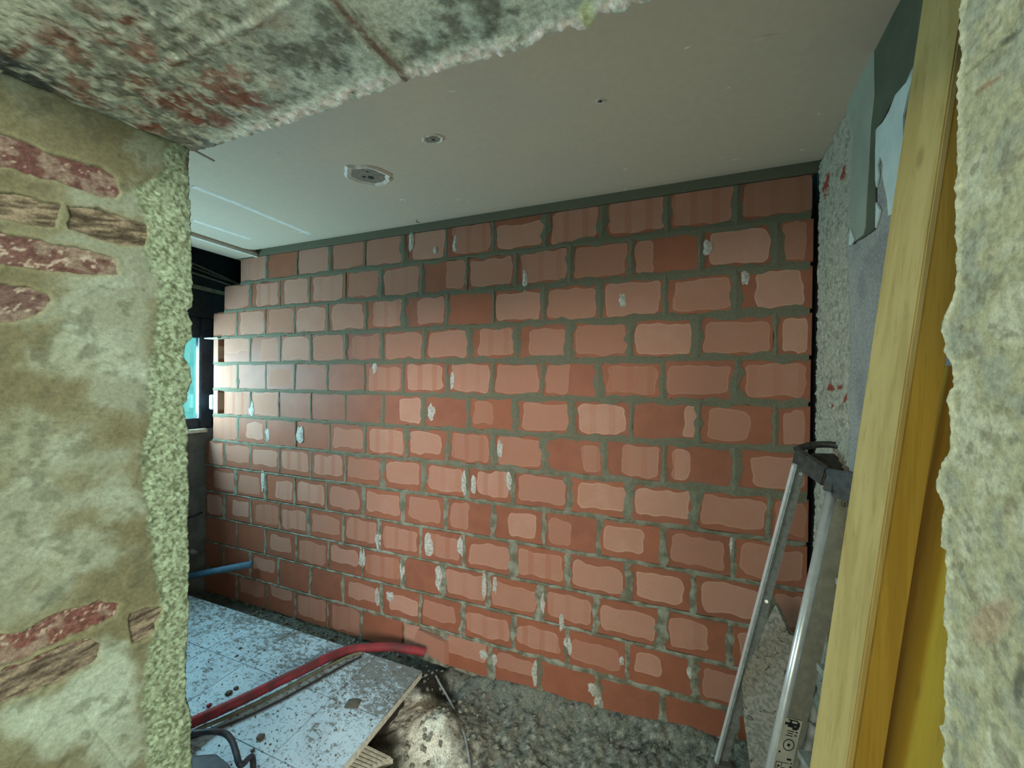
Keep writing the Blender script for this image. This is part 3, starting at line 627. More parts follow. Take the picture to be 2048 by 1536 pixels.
layer('dark_board', [(1806, -8), (1862, -8), (1852, 60), (1843, 115), (1836, 122), (1825, 150), (1800, 182), (1780, 210), (1765, 240), (1752, 260), (1750, 300), (1750, 440), (1747, 460), (1722, 478), (1712, 482), (1728, 468), (1732, 400), (1738, 330), (1743, 250), (1749, 190), (1748, 95)], M_dg, .005, .003, 'dark grey green board')
layer('white_undercoat', [(1832, 120), (1826, 150), (1815, 190), (1806, 230), (1806, 300), (1800, 350), (1794, 400), (1785, 428), (1776, 432), (1774, 400), (1768, 370), (1764, 350), (1766, 330), (1760, 312), (1755, 330), (1757, 350), (1752, 375), (1750, 360), (1750, 260), (1765, 245), (1778, 222), (1790, 190), (1812, 165), (1825, 135)], M_wt, .004, .004, 'torn white undercoat')
layer('white_undercoat', [(1751, 405), (1759, 420), (1755, 440), (1750, 456)], M_wt, .004, .004, 'torn white undercoat')
layer('white_undercoat', [(1700, 458), (1708, 480), (1702, 490), (1697, 490)], M_wt, .011, .003, 'torn white undercoat')

# ---- opening wall (front): body, plastered reveals and soffit ----------------------------
wf = bmesh.new()
dj = np.array([.232, .973, 0]); c0 = np.array([2.04, -1.47, 0.]); nj = np.array([.973, -.232, 0])
for z0, z1 in ((-.2, 2.85),):
    q = [(-.7, -1.52), (2.0, -1.52), (1.885, -2.04), (-.7, -2.04)]
    hexa(wf, [(x, y, z0) for x, y in q][::-1]+[(x, y, z1) for x, y in q][::-1])
box(wf, (3.285, -2.04, -.2), (4.0, -1.50, 2.85)); box(wf, (1.8, -2.04, 2.20), (3.4, -1.50, 2.85))
recalc(wf)
wall_front = obj('wall_front', wf, M_grime); struct(wall_front, 'thick old plastered wall with the opening the room is seen through', 'wall')
# left reveal ---------------------------------------------------
st_ = .0024; ls = np.arange(.40, 0, -st_); zs = np.arange(.55, 2.20, st_*1.05)
EDGE = np.array([(383, 295), (379, 330), (384, 420), (386, 480), (388, 612), (378, 622), (388, 645), (387, 672), (374, 690), (370, 712), (384, 740), (385, 765), (377, 785), (375, 800), (368, 812), (378, 860), (379, 960), (382, 1000), (377, 1060), (381, 1130), (378, 1195), (381, 1230), (376, 1300), (373, 1370), (374, 1400), (384, 1430), (386, 1480), (388, 1600)], float)
fr_e = []
for z in zs:
    y = px(c0+np.array([0, 0, z]))[1]; ex = np.interp(y, EDGE[:, 1], EDGE[:, 0]); q = at_plane(ex, y, c0, nj); fr_e.append(-(q-c0)@dj)
fr_e = np.array(fr_e)+.0015*(vn(zs*220, zs*0, 40)-.5)*2
Lg, Zg = np.meshgrid(ls/.40, zs, indexing='ij'); Lg = Lg*(.40-fr_e[None, :])+fr_e[None, :]
Pb = c0-Lg[..., None]*dj+Zg[..., None]*np.array([0, 0, 1.]); QX, QY = px(Pb)
wx = 10*(fbm(Lg, Zg, 60, 4, 50)-.5)*2; wy = 10*(fbm(Lg, Zg, 60, 4, 51)-.5)*2
re = np.interp(QY, [290, 300, 340, 380, 430, 500, 560, 620, 700, 760, 830, 900, 1000, 1060, 1130, 1200, 1240, 1300, 1400, 1500], [345, 322, 330, 268, 285, 282, 315, 312, 306, 296, 303, 283, 285, 302, 305, 318, 310, 296, 285, 296])
rough = ss(-8, 8, QX+wx-re)
POLY = {'A': ([(-20, 262), (60, 288), (110, 312), (200, 335), (226, 352), (236, 380), (232, 392), (190, 388), (150, 376), (110, 358), (50, 344), (-20, 330)], 'red'),
'B': ([(-20, 382), (60, 396), (118, 408), (112, 452), (60, 448), (-20, 432)], 'dark'), 'B2': ([(140, 412), (200, 420), (290, 450), (297, 468), (285, 490), (230, 486), (138, 458)], 'dark'),
'C': ([(-20, 462), (60, 476), (100, 490), (160, 497), (225, 518), (236, 545), (180, 548), (110, 543), (40, 532), (-20, 526)], 'speck'),
'D': ([(-20, 566), (60, 578), (95, 590), (102, 600), (70, 628), (30, 640), (-20, 640)], 'purple'),
'E': ([(-20, 1272), (50, 1268), (100, 1235), (140, 1222), (200, 1206), (238, 1210), (230, 1232), (180, 1256), (120, 1283), (60, 1310), (-20, 1345)], 'redspeck'),
'F': ([(-20, 1352), (100, 1303), (180, 1278), (200, 1288), (196, 1318), (150, 1345), (100, 1372), (40, 1392), (-20, 1415)], 'wooddark'),
'G': ([(258, 1226), (320, 1215), (318, 1238), (300, 1270), (265, 1286)], 'wooddark')}
h = .0030*(fbm(Lg, Zg, 14, 4, 52)-.5)+.0012*(fbm(Lg, Zg, 90, 3, 53)-.5)
h += rough*(.006*(fbm(Lg, Zg, 40, 3, 54)-.5)+.0075*(fbm(Lg, Zg, 150, 4, 54, .65)-.5)+.003*(fbm(Lg, Zg, 330, 2, 55)-.5)-.001)
h += -.010*ss(-20, 40, QX-370)*(fbm(Lg*0, Zg, 18, 3, 56))
tr = ss(.55, .62, fbm(Lg*1.2+Zg*.9, Zg*.7, 22, 3, 57)); h += .0012*tr*(1-rough)
c = np.zeros(Lg.shape+(3,))+np.array([.365, .345, .23])
b1 = fbm(Lg, Zg, 9, 4, 60); c = mixc(c, (.30, .27, .165), ss(.5, .62, b1)); c = mixc(c, (.48, .51, .41), ss(.48, .36, b1)*.9)
for x, y, a_, b_, k in ((180, 700, 110, 60, .5), (90, 620, 100, 30, .4), (250, 740, 60, 25, .7), (60, 900, 90, 80, .35), (150, 1100, 120, 40, .5), (210, 1360, 70, 90, .9), (110, 1440, 110, 60, .85), (230, 1460, 60, 90, .6), (300, 300, 40, 60, .35), (210, 560, 60, 30, .5), (240, 1010, 50, 30, .5)):
    c = mixc(c, (.70, .80, .68), k*ss(1.3, .5, np.hypot((QX+2*wx-x)/a_, (QY+2*wy-y)/b_)+1.0*(fbm(Lg, Zg, 30, 4, 61)-.5)))
c = mixc(c, (.20, .195, .135), ss(.60, .72, fbm(Lg, Zg, 40, 4, 62))*.5)
c = mixc(c, (.52, .56, .40), rough*.85); c = mixc(c, (.22, .22, .14), rough*ss(.52, .40, fbm(Lg, Zg, 190, 3, 63))*.85); c = mixc(c, (.70, .76, .58), rough*ss(.56, .68, fbm(Lg, Zg, 180, 3, 64))*.85)
c = mixc(c, (.22, .15, .10), ss(8, 0, np.abs(QX-375))*ss(305, 320, QY)*ss(350, 335, QY)*.9)
mk = np.zeros(Lg.shape)
for k, (poly, _) in POLY.items():
    s = sdf(QX+wx*.8, QY+wy*.6, poly); mm = ss(-3, 3, s); h -= .0095*mm; mk = np.maximum(mk, mm); h += .0010*ss(14, 2, np.abs(s+7))*(1-mm)*(1-mk)
    c = mixc(c, (.47, .42, .26), ss(14, 0, np.abs(s))*(1-mm)*.6)
c = mixc(c, (.28, .25, .17), mk)
h -= .0022*ss(2.5, .5, dpoly(QX, QY, [(165, 1425), (190, 1460), (230, 1510), (250, 1536)])); h -= .0018*ss(2, .5, dpoly(QX, QY, [(170, 1410), (260, 1380)]))
Pj = Pb+(h[..., None])*nj
# roll the far edge back into the wall
ex = []
for k, (b_, s_) in enumerate(((.004, .003), (.02, .006), (.06, .008))):
    e = Pj[-1].copy(); e -= nj*b_; e += dj*s_*0.5; ex.append(e)
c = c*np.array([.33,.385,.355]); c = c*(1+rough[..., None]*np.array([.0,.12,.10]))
Pj = np.concatenate([Pj, np.stack(ex)], 0); c = np.concatenate([c, np.stack([c[-1]*.8]*3)], 0)
grid_mesh('lime_plaster', Pj, c, M_paint, wall_front, flip=True)
M_oldbrick = painted('old_hand_made_brick', 200, .6, .9, .3)
def reveal_brick(poly, kind, seed):
    q = np.array([at_plane(x, y, c0, nj) for x, y in poly]); l = -(q-c0)@dj; z = q[:, 2]
    l0, l1, z0, z1 = max(l.min()-.010, .01), min(l.max()+.010, .38), z.min()-.008, z.max()+.008
    n, m = int((l1-l0)/.0026), int((z1-z0)/.0026); L, Z = np.meshgrid(np.linspace(l0, l1, n), np.linspace(z0, z1, m), indexing='ij')
    d = -.0035+.004*(fbm(L, Z, 90, 4, seed)-.5); cc = {'red': (.085, .045, .038), 'dark': (.085, .075, .05), 'speck': (.095, .058, .048), 'purple': (.09, .066, .056), 'redspeck': (.115, .055, .043), 'wooddark': (.105, .092, .068)}[kind]
    c = np.zeros(L.shape+(3,))+np.array(cc)
    if kind in ('dark', 'wooddark'):
        g = fbm(L*.25, Z*1.4+L*.25, 160, 4, seed+1); c = mixc(c, (.21, .19, .13), ss(.5, .65, g)*.7); c = mixc(c, (.035, .03, .02), ss(.47, .3, g)*.9); d += .002*(g-.5)
    else:
        g = fbm(L, Z, 190 if kind != 'speck' else 150, 4, seed+1); lim = {'red': .72, 'speck': .63, 'purple': .70, 'redspeck': .64}[kind]; c = mixc(c, (.26, .24, .19), ss(lim, lim+.05, g)); c = mixc(c, (.06, .032, .028), ss(.45, .3, g)*.8); c = mixc(c, (.17, .15, .115), ss(.5, .64, fbm(L, Z, 55, 4, seed+2))*.7)
    P = c0-L[..., None]*dj+Z[..., None]*np.array([0, 0, 1.])+d[..., None]*nj
    # close the sides so the piece is a block
    def ringback(A): return A-nj*.018
    P2 = np.concatenate([ringback(P[:1]), P, ringback(P[-1:])], 0); P2 = np.concatenate([ringback(P2[:, :1]), P2, ringback(P2[:, -1:])], 1)
    c2 = np.concatenate([c[:1], c, c[-1:]], 0); c2 = np.concatenate([c2[:, :1], c2, c2[:, -1:]], 1)
    grid_mesh('old_brick', P2, c2, M_oldbrick, wall_front, flip=True)
for i, (k, (poly, kind)) in enumerate(POLY.items()): reveal_brick(poly, kind, 70+3*i)
# soffit ---------------------------------------------------------
SZ = 2.175; st_ = .003
SE = np.array([(300, 262), (350, 290), (385, 300), (430, 290), (480, 274), (560, 248), (640, 222), (700, 197), (760, 181), (800, 162), (815, 154), (825, 157), (835, 146), (860, 146), (900, 132), (960, 116), (1000, 106), (1040, 96), (1080, 72), (1140, 50), (1158, 53), (1172, 52), (1186, 40), (1197, 22), (1240, 18), (1262, 4), (1300, 0), (1400, -34)], float)
xs = np.arange(1.90, 3.34, st_); us = np.linspace(0, 1, 130)
ye = []
for x in xs:
    yy = -1.47
    for _ in range(5):
        a = px([x, yy, SZ]); ey = np.interp(a[0], SE[:, 0], SE[:, 1]); q = at(a[0], ey, 2, SZ); yy = q[1]+(0)
    ye.append(np.clip(yy, -1.53, -1.42))
ye = np.array(ye)+.002*(vn(xs*160, xs*0, 80)-.5)
Xs, Us = np.meshgrid(xs, us, indexing='ij'); Ys = -1.98+(ye[:, None]+1.98)*Us
Pb = np.stack([Xs, Ys, np.full(Xs.shape, SZ)], -1); QX, QY = px(Pb)
wx = 16*(fbm(Xs, Ys, 45, 4, 81)-.5); wy = 16*(fbm(Xs, Ys, 45, 4, 82)-.5)
ed = np.interp(QX, SE[:, 0], SE[:, 1])-QY     # pixels above the far edge
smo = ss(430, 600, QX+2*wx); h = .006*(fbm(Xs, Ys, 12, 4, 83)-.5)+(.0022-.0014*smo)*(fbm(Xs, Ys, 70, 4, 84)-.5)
fbk = np.clip(ss(620, 480, QX+wx)*ss(-40, 60, QY+wy)*1.0, 0, 1)*ss(.30, .5, fbm(Xs, Ys, 7, 3, 85)+.12)
h += fbk*(.008*(fbm(Xs, Ys, 60, 4, 86)-.5))
crust = ss(46, 10, ed+wy)*ss(380, 560, QX); h += crust*(.010*(fbm(Xs, Ys, 95, 3, 87)-.35))
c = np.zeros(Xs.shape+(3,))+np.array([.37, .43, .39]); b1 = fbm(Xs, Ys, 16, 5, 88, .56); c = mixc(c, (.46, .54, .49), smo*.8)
c = mixc(c, (.15, .16, .135), ss(.48, .60, b1)*.85); c = mixc(c, (.55, .60, .53), ss(.48, .36, b1)*.7)
c = mixc(c, (.10, .11, .10), ss(.62, .72, fbm(Xs, Ys, 50, 4, 89))*.7)
c = mixc(c, (.27, .27, .235), fbk*.6*ss(.4, .6, fbm(Xs, Ys, 35, 4, 95, .65))); c = mixc(c, (.30, .155, .12), fbk*ss(.52, .66, fbm(Xs, Ys, 26, 4, 90))*.8); c = mixc(c, (.55, .56, .47), fbk*ss(.60, .70, fbm(Xs, Ys, 60, 4, 91))*.8)
for x, y, a_, b_ in ((470, 195, 75, 22), (410, 235, 50, 16), (330, 200, 60, 20), (110, 60, 60, 25), (20, 100, 40, 12), (350, 120, 14, 8), (380, 105, 12, 6), (300, 250, 20, 8), (260, 30, 30, 14)):
    c = mixc(c, (.22, .085, .065), ss(1.15, .75, np.hypot((QX+2*wx-x)/a_, (QY+2*wy-y)/b_)+1.5*(fbm(Xs, Ys, 60, 4, 92, .65)-.45))*.85)
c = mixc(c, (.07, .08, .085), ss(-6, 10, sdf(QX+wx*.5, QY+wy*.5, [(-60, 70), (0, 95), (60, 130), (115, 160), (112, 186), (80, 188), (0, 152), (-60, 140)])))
c = mixc(c, (.72, .80, .68), ss(1.3, .3, np.hypot((QX+wx*2-30)/110, (QY+2*wy-25)/60))*.8)
c = mixc(c, (.86, .93, .88), crust*ss(.35, .55, fbm(Xs, Ys, 80, 4, 93)+.12)*.95)
c = mixc(c, (.60, .66, .42), ss(1.2, .6, np.hypot((QX-1175)/22, (QY-28)/28)+.5*(fbm(Xs, Ys, 50, 3, 94)-.5)))
s1 = [(655, -20), (700, 30), (740, 75), (790, 130), (812, 152)]; d1 = dpoly(QX+wx*.25, QY, s1); m1 = ss(9, 5, d1); h = h*(1-m1*.6)-.006*m1*0+.004*m1
c = mixc(c, (.20, .145, .115), m1); h -= .005*ss(3, 0, np.abs(d1-10)); c = mixc(c, (.66, .68, .56), ss(5, 1, np.abs(d1-15))*.4*(1-m1))
d2 = dpoly(QX+wx*.5, QY+wy*.5, [(600, -15), (500, 48), (450, 62), (400, 95), (342, 118)]); h += .004*ss(14, 3, d2); c = mixc(c, (.45, .50, .44), ss(10, 3, d2)*.35); c = mixc(c, (.20, .09, .06), ss(4, 1, np.abs(dpoly(QX+wx, QY+wy, [(530, 38), (470, 72), (400, 105), (350, 122)])))*.7)
d3 = dpoly(QX+wx*.3, QY+wy*.3, [(420, -4), (345, 50), (300, 20)]); h += .003*ss(6, 1, d3); c = mixc(c, (.48, .50, .44), ss(5, 1, d3)*.6)
h -= .0015*ss(2, .5, dpoly(QX, QY, [(520, 118), (640, 70), (672, 55)])); c = mixc(c, (.05, .05, .05), ss(5, 3, np.hypot(QX-673, (QY-60)*.6)))
c = mixc(c, (.09, .10, .09), ss(.62, .70, fbm(Xs, Ys, 130, 3, 96))*(.6-.3*smo)); c = mixc(c, (.66, .72, .66), ss(.40, .32, fbm(Xs, Ys, 90, 4, 97))*(.6-.3*smo)); c = np.clip(c*np.array([1.1,1.18,1.18]), 0, .85)
Ps = Pb.copy(); Ps[..., 2] -= h+.002
ex = []
for a_, b_ in ((.004, .006), (.006, .03)):
    e = Ps[:, -1].copy(); e[:, 2] += b_; e[:, 1] += a_; ex.append(e)
Ps = np.concatenate([Ps, np.stack(ex, 1)], 1); c = np.concatenate([c, np.stack([c[:, -1]]*2, 1)], 1)
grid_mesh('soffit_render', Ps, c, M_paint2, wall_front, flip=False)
# right reveal -----------------------------------------------------
JX = 3.26; RE = np.array([(1920, -40), (1920, 0), (1922, 140), (1917, 150), (1918, 250), (1915, 330), (1912, 460), (1916, 560), (1905, 600), (1887, 640), (1885, 655), (1891, 700), (1906, 728), (1909, 770), (1898, 790), (1903, 850), (1902, 900), (1886, 925), (1876, 945), (1876, 975), (1888, 1000), (1892, 1020), (1884, 1070), (1885, 1095), (1893, 1100), (1891, 1250), (1893, 1300), (1892, 1440), (1881, 1455), (1890, 1480), (1888, 1560)], float)
zs = np.arange(1.10, 2.22, .0019); ye = []
for z in zs:
    y = px([JX, -1.47, z])[1]
    for _ in range(3): exx = np.interp(y, RE[:, 1], RE[:, 0]); q = at(exx, y, 0, JX); y = px([JX, q[1], z])[1]
    ye.append(q[1])
ye = np.array(ye)+.0008*(vn(zs*300, zs*0, 99)-.5)
us = np.linspace(0, 1, 150)**.8
U_g, Zg = np.meshgrid(us, zs, indexing='ij'); Yg = -1.66+(ye[None, :]+1.66)*U_g
Pb = np.stack([np.full(Yg.shape, JX), Yg, Zg], -1); QX, QY = px(Pb)
b1 = fbm(Yg, Zg, 26, 4, 100)
h = .003*(b1-.5)+.0006*(fbm(Yg, Zg, 120, 4, 101)-.5); ed = ss(14, 0, np.interp(QY, RE[:, 1], RE[:, 0])-QX+14)
c = np.zeros(Yg.shape+(3,))+np.array([.42, .40, .255]); c = mixc(c, (.36, .365, .27), ss(.5, .65, b1)); c = mixc(c, (.56, .56, .42), ss(.46, .34, b1)*.6)
c = mixc(c, (.22, .20, .13), ss(.60, .72, fbm(Yg, Zg, 80, 4, 102))*.6)
dk = ss(2.2, .8, dpoly(QX, QY, [(1925, 155), (1965, 118), (2020, 72), (2060, 50)])); h -= .004*dk; c = mixc(c, (.10, .09, .06), dk*.7)
for x, y, a_, b_, cc in ((2015, 80, 22, 9, (.10, .085, .06)), (1975, 170, 30, 8, (.30, .15, .09)), (2040, 1370, 14, 45, (.06, .055, .05)), (1985, 1240, 50, 50, (.42, .30, .20)), (1960, 20, 30, 30, (.36, .37, .28))):
    an = (QX-x)*.7-(QY-y)*.7; bn = (QX-x)*.7+(QY-y)*.7
    c = mixc(c, cc, ss(1.2, .5, np.hypot((QX-x)/a_, ((QY-y)+(QX-x)*.6)/b_)+.6*(fbm(Yg, Zg, 90, 3, 103)-.5))*.7)
crk = ss(.53, .50, np.abs(fbm(Yg*1.3+Zg*.8, Zg*.6, 30, 3, 104)-.5)+.5)*0
rim = ss(16, 2, np.interp(QY, RE[:, 1], RE[:, 0])+0-QX+16 if False else QX-np.interp(QY, RE[:, 1], RE[:, 0]))
c = mixc(c, (.62, .60, .42), rim*.7); h += rim*.004*(fbm(Yg, Zg, 150, 3, 105)-.3)
c = np.clip(c*1.15, 0, .85)
Pr = Pb.copy(); Pr[..., 0] -= h
ex = []
for a_, b_ in ((.0015, .004), (.002, .02), (.002, .05)):
    e = Pr[-1].copy(); e[:, 0] += b_; e[:, 1] += a_; ex.append(e)
Pr = np.concatenate([Pr, np.stack(ex)], 0); c = np.concatenate([c, np.stack([c[-1]]*3)], 0)
grid_mesh('lime_plaster', Pr, c, M_paint2, wall_front, flip=False)
bm = bmesh.new(); bar(bm, at(381, 297, 1, -1.455), at(428, 322, 1, -1.40), rect(.003, .005), (0, 0, 1)); recalc(bm); obj('splinter', bm, M_slat, wall_front)
boxobj('reveal_filling', (3.262, -2.04, -.2), (3.30, -1.53, 2.2), M_grime, wall_front)

# front room shell behind the camera (blocks the sky, area lamps light the reveals)
struct(boxobj('wall_behind', (-.7, -6.2, -.2), (6.0, -6.1, 2.85), M_frontroom), 'plain wall of the front room behind the viewer', 'wall')
struct(boxobj('wall_front_left', (-.8, -6.2, -.2), (-.7, -1.6, 2.85), M_frontroom), 'side wall of the front room', 'wall')
struct(boxobj('wall_front_right', (5.9, -6.2, -.2), (6.0, -1.5, 2.85), M_frontroom), 'other side wall of the front room', 'wall')
struct(boxobj('floor_front', (-.7, -6.1, -.1), (5.9, -2.04, .02), M_frontfloor), 'floor of the front room', 'floor')
struct(boxobj('ceiling_front', (-.7, -6.1, 2.8), (5.9, -2.04, 2.9), M_frontroom), 'ceiling of the front room', 'ceiling')
struct(boxobj('wall_front_far', (4.0, -1.7, -.2), (6.0, -1.6, 2.85), M_frontroom), 'continuation of the opening wall', 'wall')

# ================================================================ OBJECTS
# ---- timber beam and panel ------------------------------------------------------------
th = math.radians(15); u2 = Vector((math.cos(th), math.sin(th), 0)); u1 = Vector((-math.sin(th), math.cos(th), 0))
YB = -1.15; A = at(1884, 280, 1, YB); B = at(1700, 1490, 1, YB); k = (A[0]-B[0])/(A[2]-B[2])
zb, zt = .03, 2.56; Pb_ = Vector((B[0]+k*(zb-B[2]), YB, zb)); Pt_ = Vector((B[0]+k*(zt-B[2]), YB, zt))
Wd, Ld = .060, .083
beam = thing('timber_beam', 'long pale yellow timber beam leaning in front of the torn right wall', 'timber', tuple(Pb_))
def beam_piece(name, a0, a1, b0, b1, mat, z0=None, z1=None):
    bm = bmesh.new(); d = Pt_-Pb_; t0 = 0 if z0 is None else (z0-zb)/(zt-zb); t1 = 1 if z1 is None else (z1-zb)/(zt-zb)
    q = [u1*b0+u2*a0, u1*b0+u2*a1, u1*b1+u2*a1, u1*b1+u2*a0]
    hexa(bm, [d*t0+p for p in q]+[d*t1+p for p in q]); recalc(bm); bmesh.ops.bevel(bm, geom=bm.edges[:], offset=.0022, segments=2, affect='EDGES')
    return obj(name, bm, mat, beam)
beam_piece('timber_ply', 0, .012, 0, Ld, M_beam)
beam_piece('timber_core', .0121, Wd, .0015, Ld, M_beam2, None, 2.262)
# formwork panel
pan = thing('formwork_panel', 'wide yellow coated panel standing on edge behind the timber beam', 'panel', (3.27, -1.2, .03))
po = Vector((3.27, -1.2, .03)); bm = bmesh.new(); q = []
for z, xx in ((.03, 3.262), (1.72, 3.474)):
    q.append([Vector((xx-.044*(z>1)-.004, -1.462, z)), Vector((xx-.044*(z>1)+.012, -1.462, z)), Vector((xx+.016, -1.035, z)), Vector((xx, -1.035, z))])
hexa(bm, [p-po for p in q[0]+q[1]]); recalc(bm); bmesh.ops.bevel(bm, geom=bm.edges[:], offset=.002, segments=1, affect='EDGES'); obj('board', bm, M_panel, pan)

# ---- step ladder --------------------------------------------------------------------------
lad = thing('step_ladder', 'folded aluminium step ladder with a black plastic top cap', 'ladder', tuple(at(1500, 1500, 1, -.2)*[1, 1, 0]))
LO = Vector(lad.location)
def lp(name, bm, mat, parent=None, smooth=False):
    recalc(bm)
    for v in bm.verts: v.co -= LO
    return obj(name, bm, mat, parent or lad, smooth)
yr0, yr1 = -.34, -.30; yf0, yf1 = -.47, -.56
rt = Vector(at(1603, 930, 1, yr0)); rbm = Vector(at(1457, 1480, 1, yr1)); d = (rbm-rt); rbm = rt+d*((rt.z-.08)/(rt.z-rbm.z))
ft = Vector(at(1676, 985, 1, yf0)); fb = Vector(at(1562, 1500, 1, yf1)); d = fb-ft; fb = ft+d*((ft.z-.04)/(ft.z-fb.z))
wv = Vector((.045, -.19, 0))
bm = bmesh.new(); bar(bm, rt, rbm, [(-.026, -.010), (.026, -.010), (.026, -.007), (-.022, -.007), (-.022, .012), (-.026, .012)], (.9, .35, 0)); lp('rear_rail', bm, M_alu)
bm = bmesh.new(); bar(bm, rt+Vector((-.027, -.012, 0)), rbm+Vector((-.027, -.012, 0)), rect(.004, .012), (.9, .35, 0)); lp('rail_lip', bm, M_alu2)
bm = bmesh.new(); bar(bm, ft, fb, [(-.012, -.012), (.052, -.014), (.052, .012), (-.012, .012)], (.92, .38, 0)); lp('front_rail', bm, M_rail)
ct = Vector((.92, .38, 0))*-.020; bm = bmesh.new(); bar(bm, ft+ct, fb+ct, [(.0145*math.cos(6.2832*k/24), .0145*math.sin(6.2832*k/24)) for k in range(24)], (.92, .38, 0)); lp('rounded_edge', bm, M_alu2, None, True)
bm = bmesh.new(); r2t, r2b = Vector(at(1690, 985, 1, -.41)), Vector(at(1578, 1500, 1, -.46)); bar(bm, r2t, r2t+(r2b-r2t)*((r2t.z-.08)/(r2t.z-r2b.z)), rect(.03, .02), (.9, .35, 0)); lp('rear_rail', bm, M_alu)
bm = bmesh.new(); bar(bm, ft+wv, fb+wv, rect(.022, .05), (0, 1, 0)); lp('front_rail', bm, M_rail)
for i in range(1, 5):
    c_ = ft.lerp(fb, i/5)+Vector((.045, .0, 0)); bm = bmesh.new(); bar(bm, c_+wv*.12, c_+wv*.94, rect(.04, .02), (1, 0, 0)); lp('step', bm, M_alu)
# black cap: a tray seen from above
capz = .05
Ap = Vector(at(1592, 905, 1, yr0)); Bp = Vector(at(1664, 948, 1, yf0-.01)); Bp.z = Ap.z-.0; Cp = Vector(at(1745, 945, 1, yf0-.06)); Cp.z = Ap.z-.01
def wallbox(p, q, h0, h1, t, name='cap_side'):
    bm = bmesh.new(); bar(bm, p, q, [(h0, -t/2), (h1, -t/2), (h1, t/2), (h0, t/2)], (0, 0, 1)); bmesh.ops.bevel(bm, geom=bm.edges[:], offset=.004, segments=2, affect='EDGES'); return bm
Bq = Vector(at(1655, 945, 1, yf0)); Aq = Vector(at(1593, 903, 1, yr0)); Cq = Vector(at(1740, 960, 1, yf0-.10))
cap = thing('tmp', 'x', 'x'); bpy.data.objects.remove(cap)
bm = wallbox(Aq, Bq, -.05, .018, .018); lp('cap_side', bm, M_blackpl)
bm = wallbox(Bq, Cq, -.075, .014, .018); lp('cap_side', bm, M_blackpl)
arc = [Aq+Vector((0, 0, .008)), Vector(at(1625, 890, 1, yr0+.04)), Vector(at(1668, 890, 1, yr0+.03)), Vector(at(1693, 903, 1, yr0-.01)), Vector(at(1704, 928, 1, yr0-.08))]
bm = bmesh.new(); tube(bm, arc, .012, 10); lp('cap_rim', bm, M_blackpl, None, True)
bm = bmesh.new(); vv = [bm.verts.new(p+Vector((0, 0, -.03))) for p in (Aq, arc[1], arc[2], arc[3], arc[4], Cq, Bq)]; r_ = bmesh.ops.extrude_face_region(bm, geom=[bm.faces.new(vv)]); [setattr(v, 'co', v.co+Vector((0, 0, -.008))) for v in r_['geom'] if isinstance(v, bmesh.types.BMVert)]; lp('cap_tray', bm, M_blackpl)
dn = (fb-ft).normalized()
bm = bmesh.new(); bar(bm, ft-dn*.06+Vector((.002, 0, 0)), ft+dn*.006+Vector((.002, 0, 0)), [(-.038, -.022), (.060, -.022), (.060, .018), (-.038, .018)], (.92, .38, 0)); bmesh.ops.bevel(bm, geom=bm.edges[:], offset=.004, segments=2, affect='EDGES'); lp('cap_socket', bm, M_blackpl)
bm = bmesh.new(); dr = (rbm-rt).normalized(); bar(bm, rt-dr*.04, rt+dr*.002, [(-.020, -.012), (.022, -.012), (.022, .010), (-.020, .010)], (.9, .35, 0)); lp('cap_socket', bm, M_blackpl)
bm = bmesh.new(); bar(bm, rbm-dr*.13, rbm+dr*.04, [(-.044, -.022), (.040, -.022), (.040, .02), (-.044, .02)], (.9, .35, 0)); bmesh.ops.bevel(bm, geom=bm.edges[:], offset=.005, segments=2, affect='EDGES'); lp('rubber_foot', bm, M_greypl)
for q in (.03,):
    c_ = rt+dr*q; bm = bmesh.new(); bar(bm, c_+Vector((.0, -.008, 0)), c_+Vector((.0, -.014, 0)), [(.006*math.cos(6.28*i/10), .006*math.sin(6.28*i/10)) for i in range(10)], (0, 0, 1)); lp('rivet', bm, M_alu2)
c_ = rt+dr*.62*(rt-rbm).length*.55/.62; bm = bmesh.new(); bar(bm, Vector(at(1533, 1203, 1, yr1+.002)), Vector(at(1533, 1203, 1, yr1-.016)), [(.006*math.cos(6.28*i/10), .006*math.sin(6.28*i/10)) for i in range(10)], (0, 0, 1)); lp('rivet', bm, M_alu2)
# sticker on the front rail: side vector s (across) and dn (down)
s_ = Vector((.92, .38, 0)); s_ = (s_-dn*s_.dot(dn)).normalized(); cr = dn.cross(s_)
if cr.y > 0: cr = -cr
def onrail(a, t, e=.0162): return ft+dn*t+s_*a+cr*e
T0 = (ft.z-at(1590, 1412, 1, -.5)[2])/(-dn.z)
def quad(bm, a0, a1, t0, t1, e): bm.faces.new([bm.verts.new(onrail(a, t, e)) for a, t in ((a0, t0), (a1, t0), (a1, t1), (a0, t1))])
bm = bmesh.new(); v = [onrail(a, t, e) for e in (.0143, .0153) for a, t in ((-.028, T0), (.033, T0), (.033, T0+.40), (-.028, T0+.40))]; hexa(bm, v); stk = lp('sticker', bm, M_sticker)
bm = bmesh.new(); e = .0156
for a0, a1, t0, t1 in ((-.012, .020, .002, .006), (-.020, .028, .012, .020), (-.006, .001, .004, .024), (.018, .026, .006, .028), (-.01, .01, .020, .026), (.006, .022, .022, .032), (-.008, .014, .036, .039), (-.006, .012, .043, .046), (-.010, .012, .050, .053), (.018, .026, .036, .040), (.017, .025, .046, .050), (.010, .024, .120, .126), (-.022, .018, .135, .137), (-.022, .018, .165, .167), (-.022, -.020, .135, .167), (-.004, -.002, .135, .167), (-.016, -.008, .145, .150), (-.016, -.014, .145, .158), (.0, .012, .150, .154), (.024, .029, .132, .136), (.023, .030, .142, .147), (-.022, .004, .176, .178), (-.022, .004, .20, .202), (.008, .028, .18, .184)):
    quad(bm, a0, a1, T0+t0, T0+t1, e)
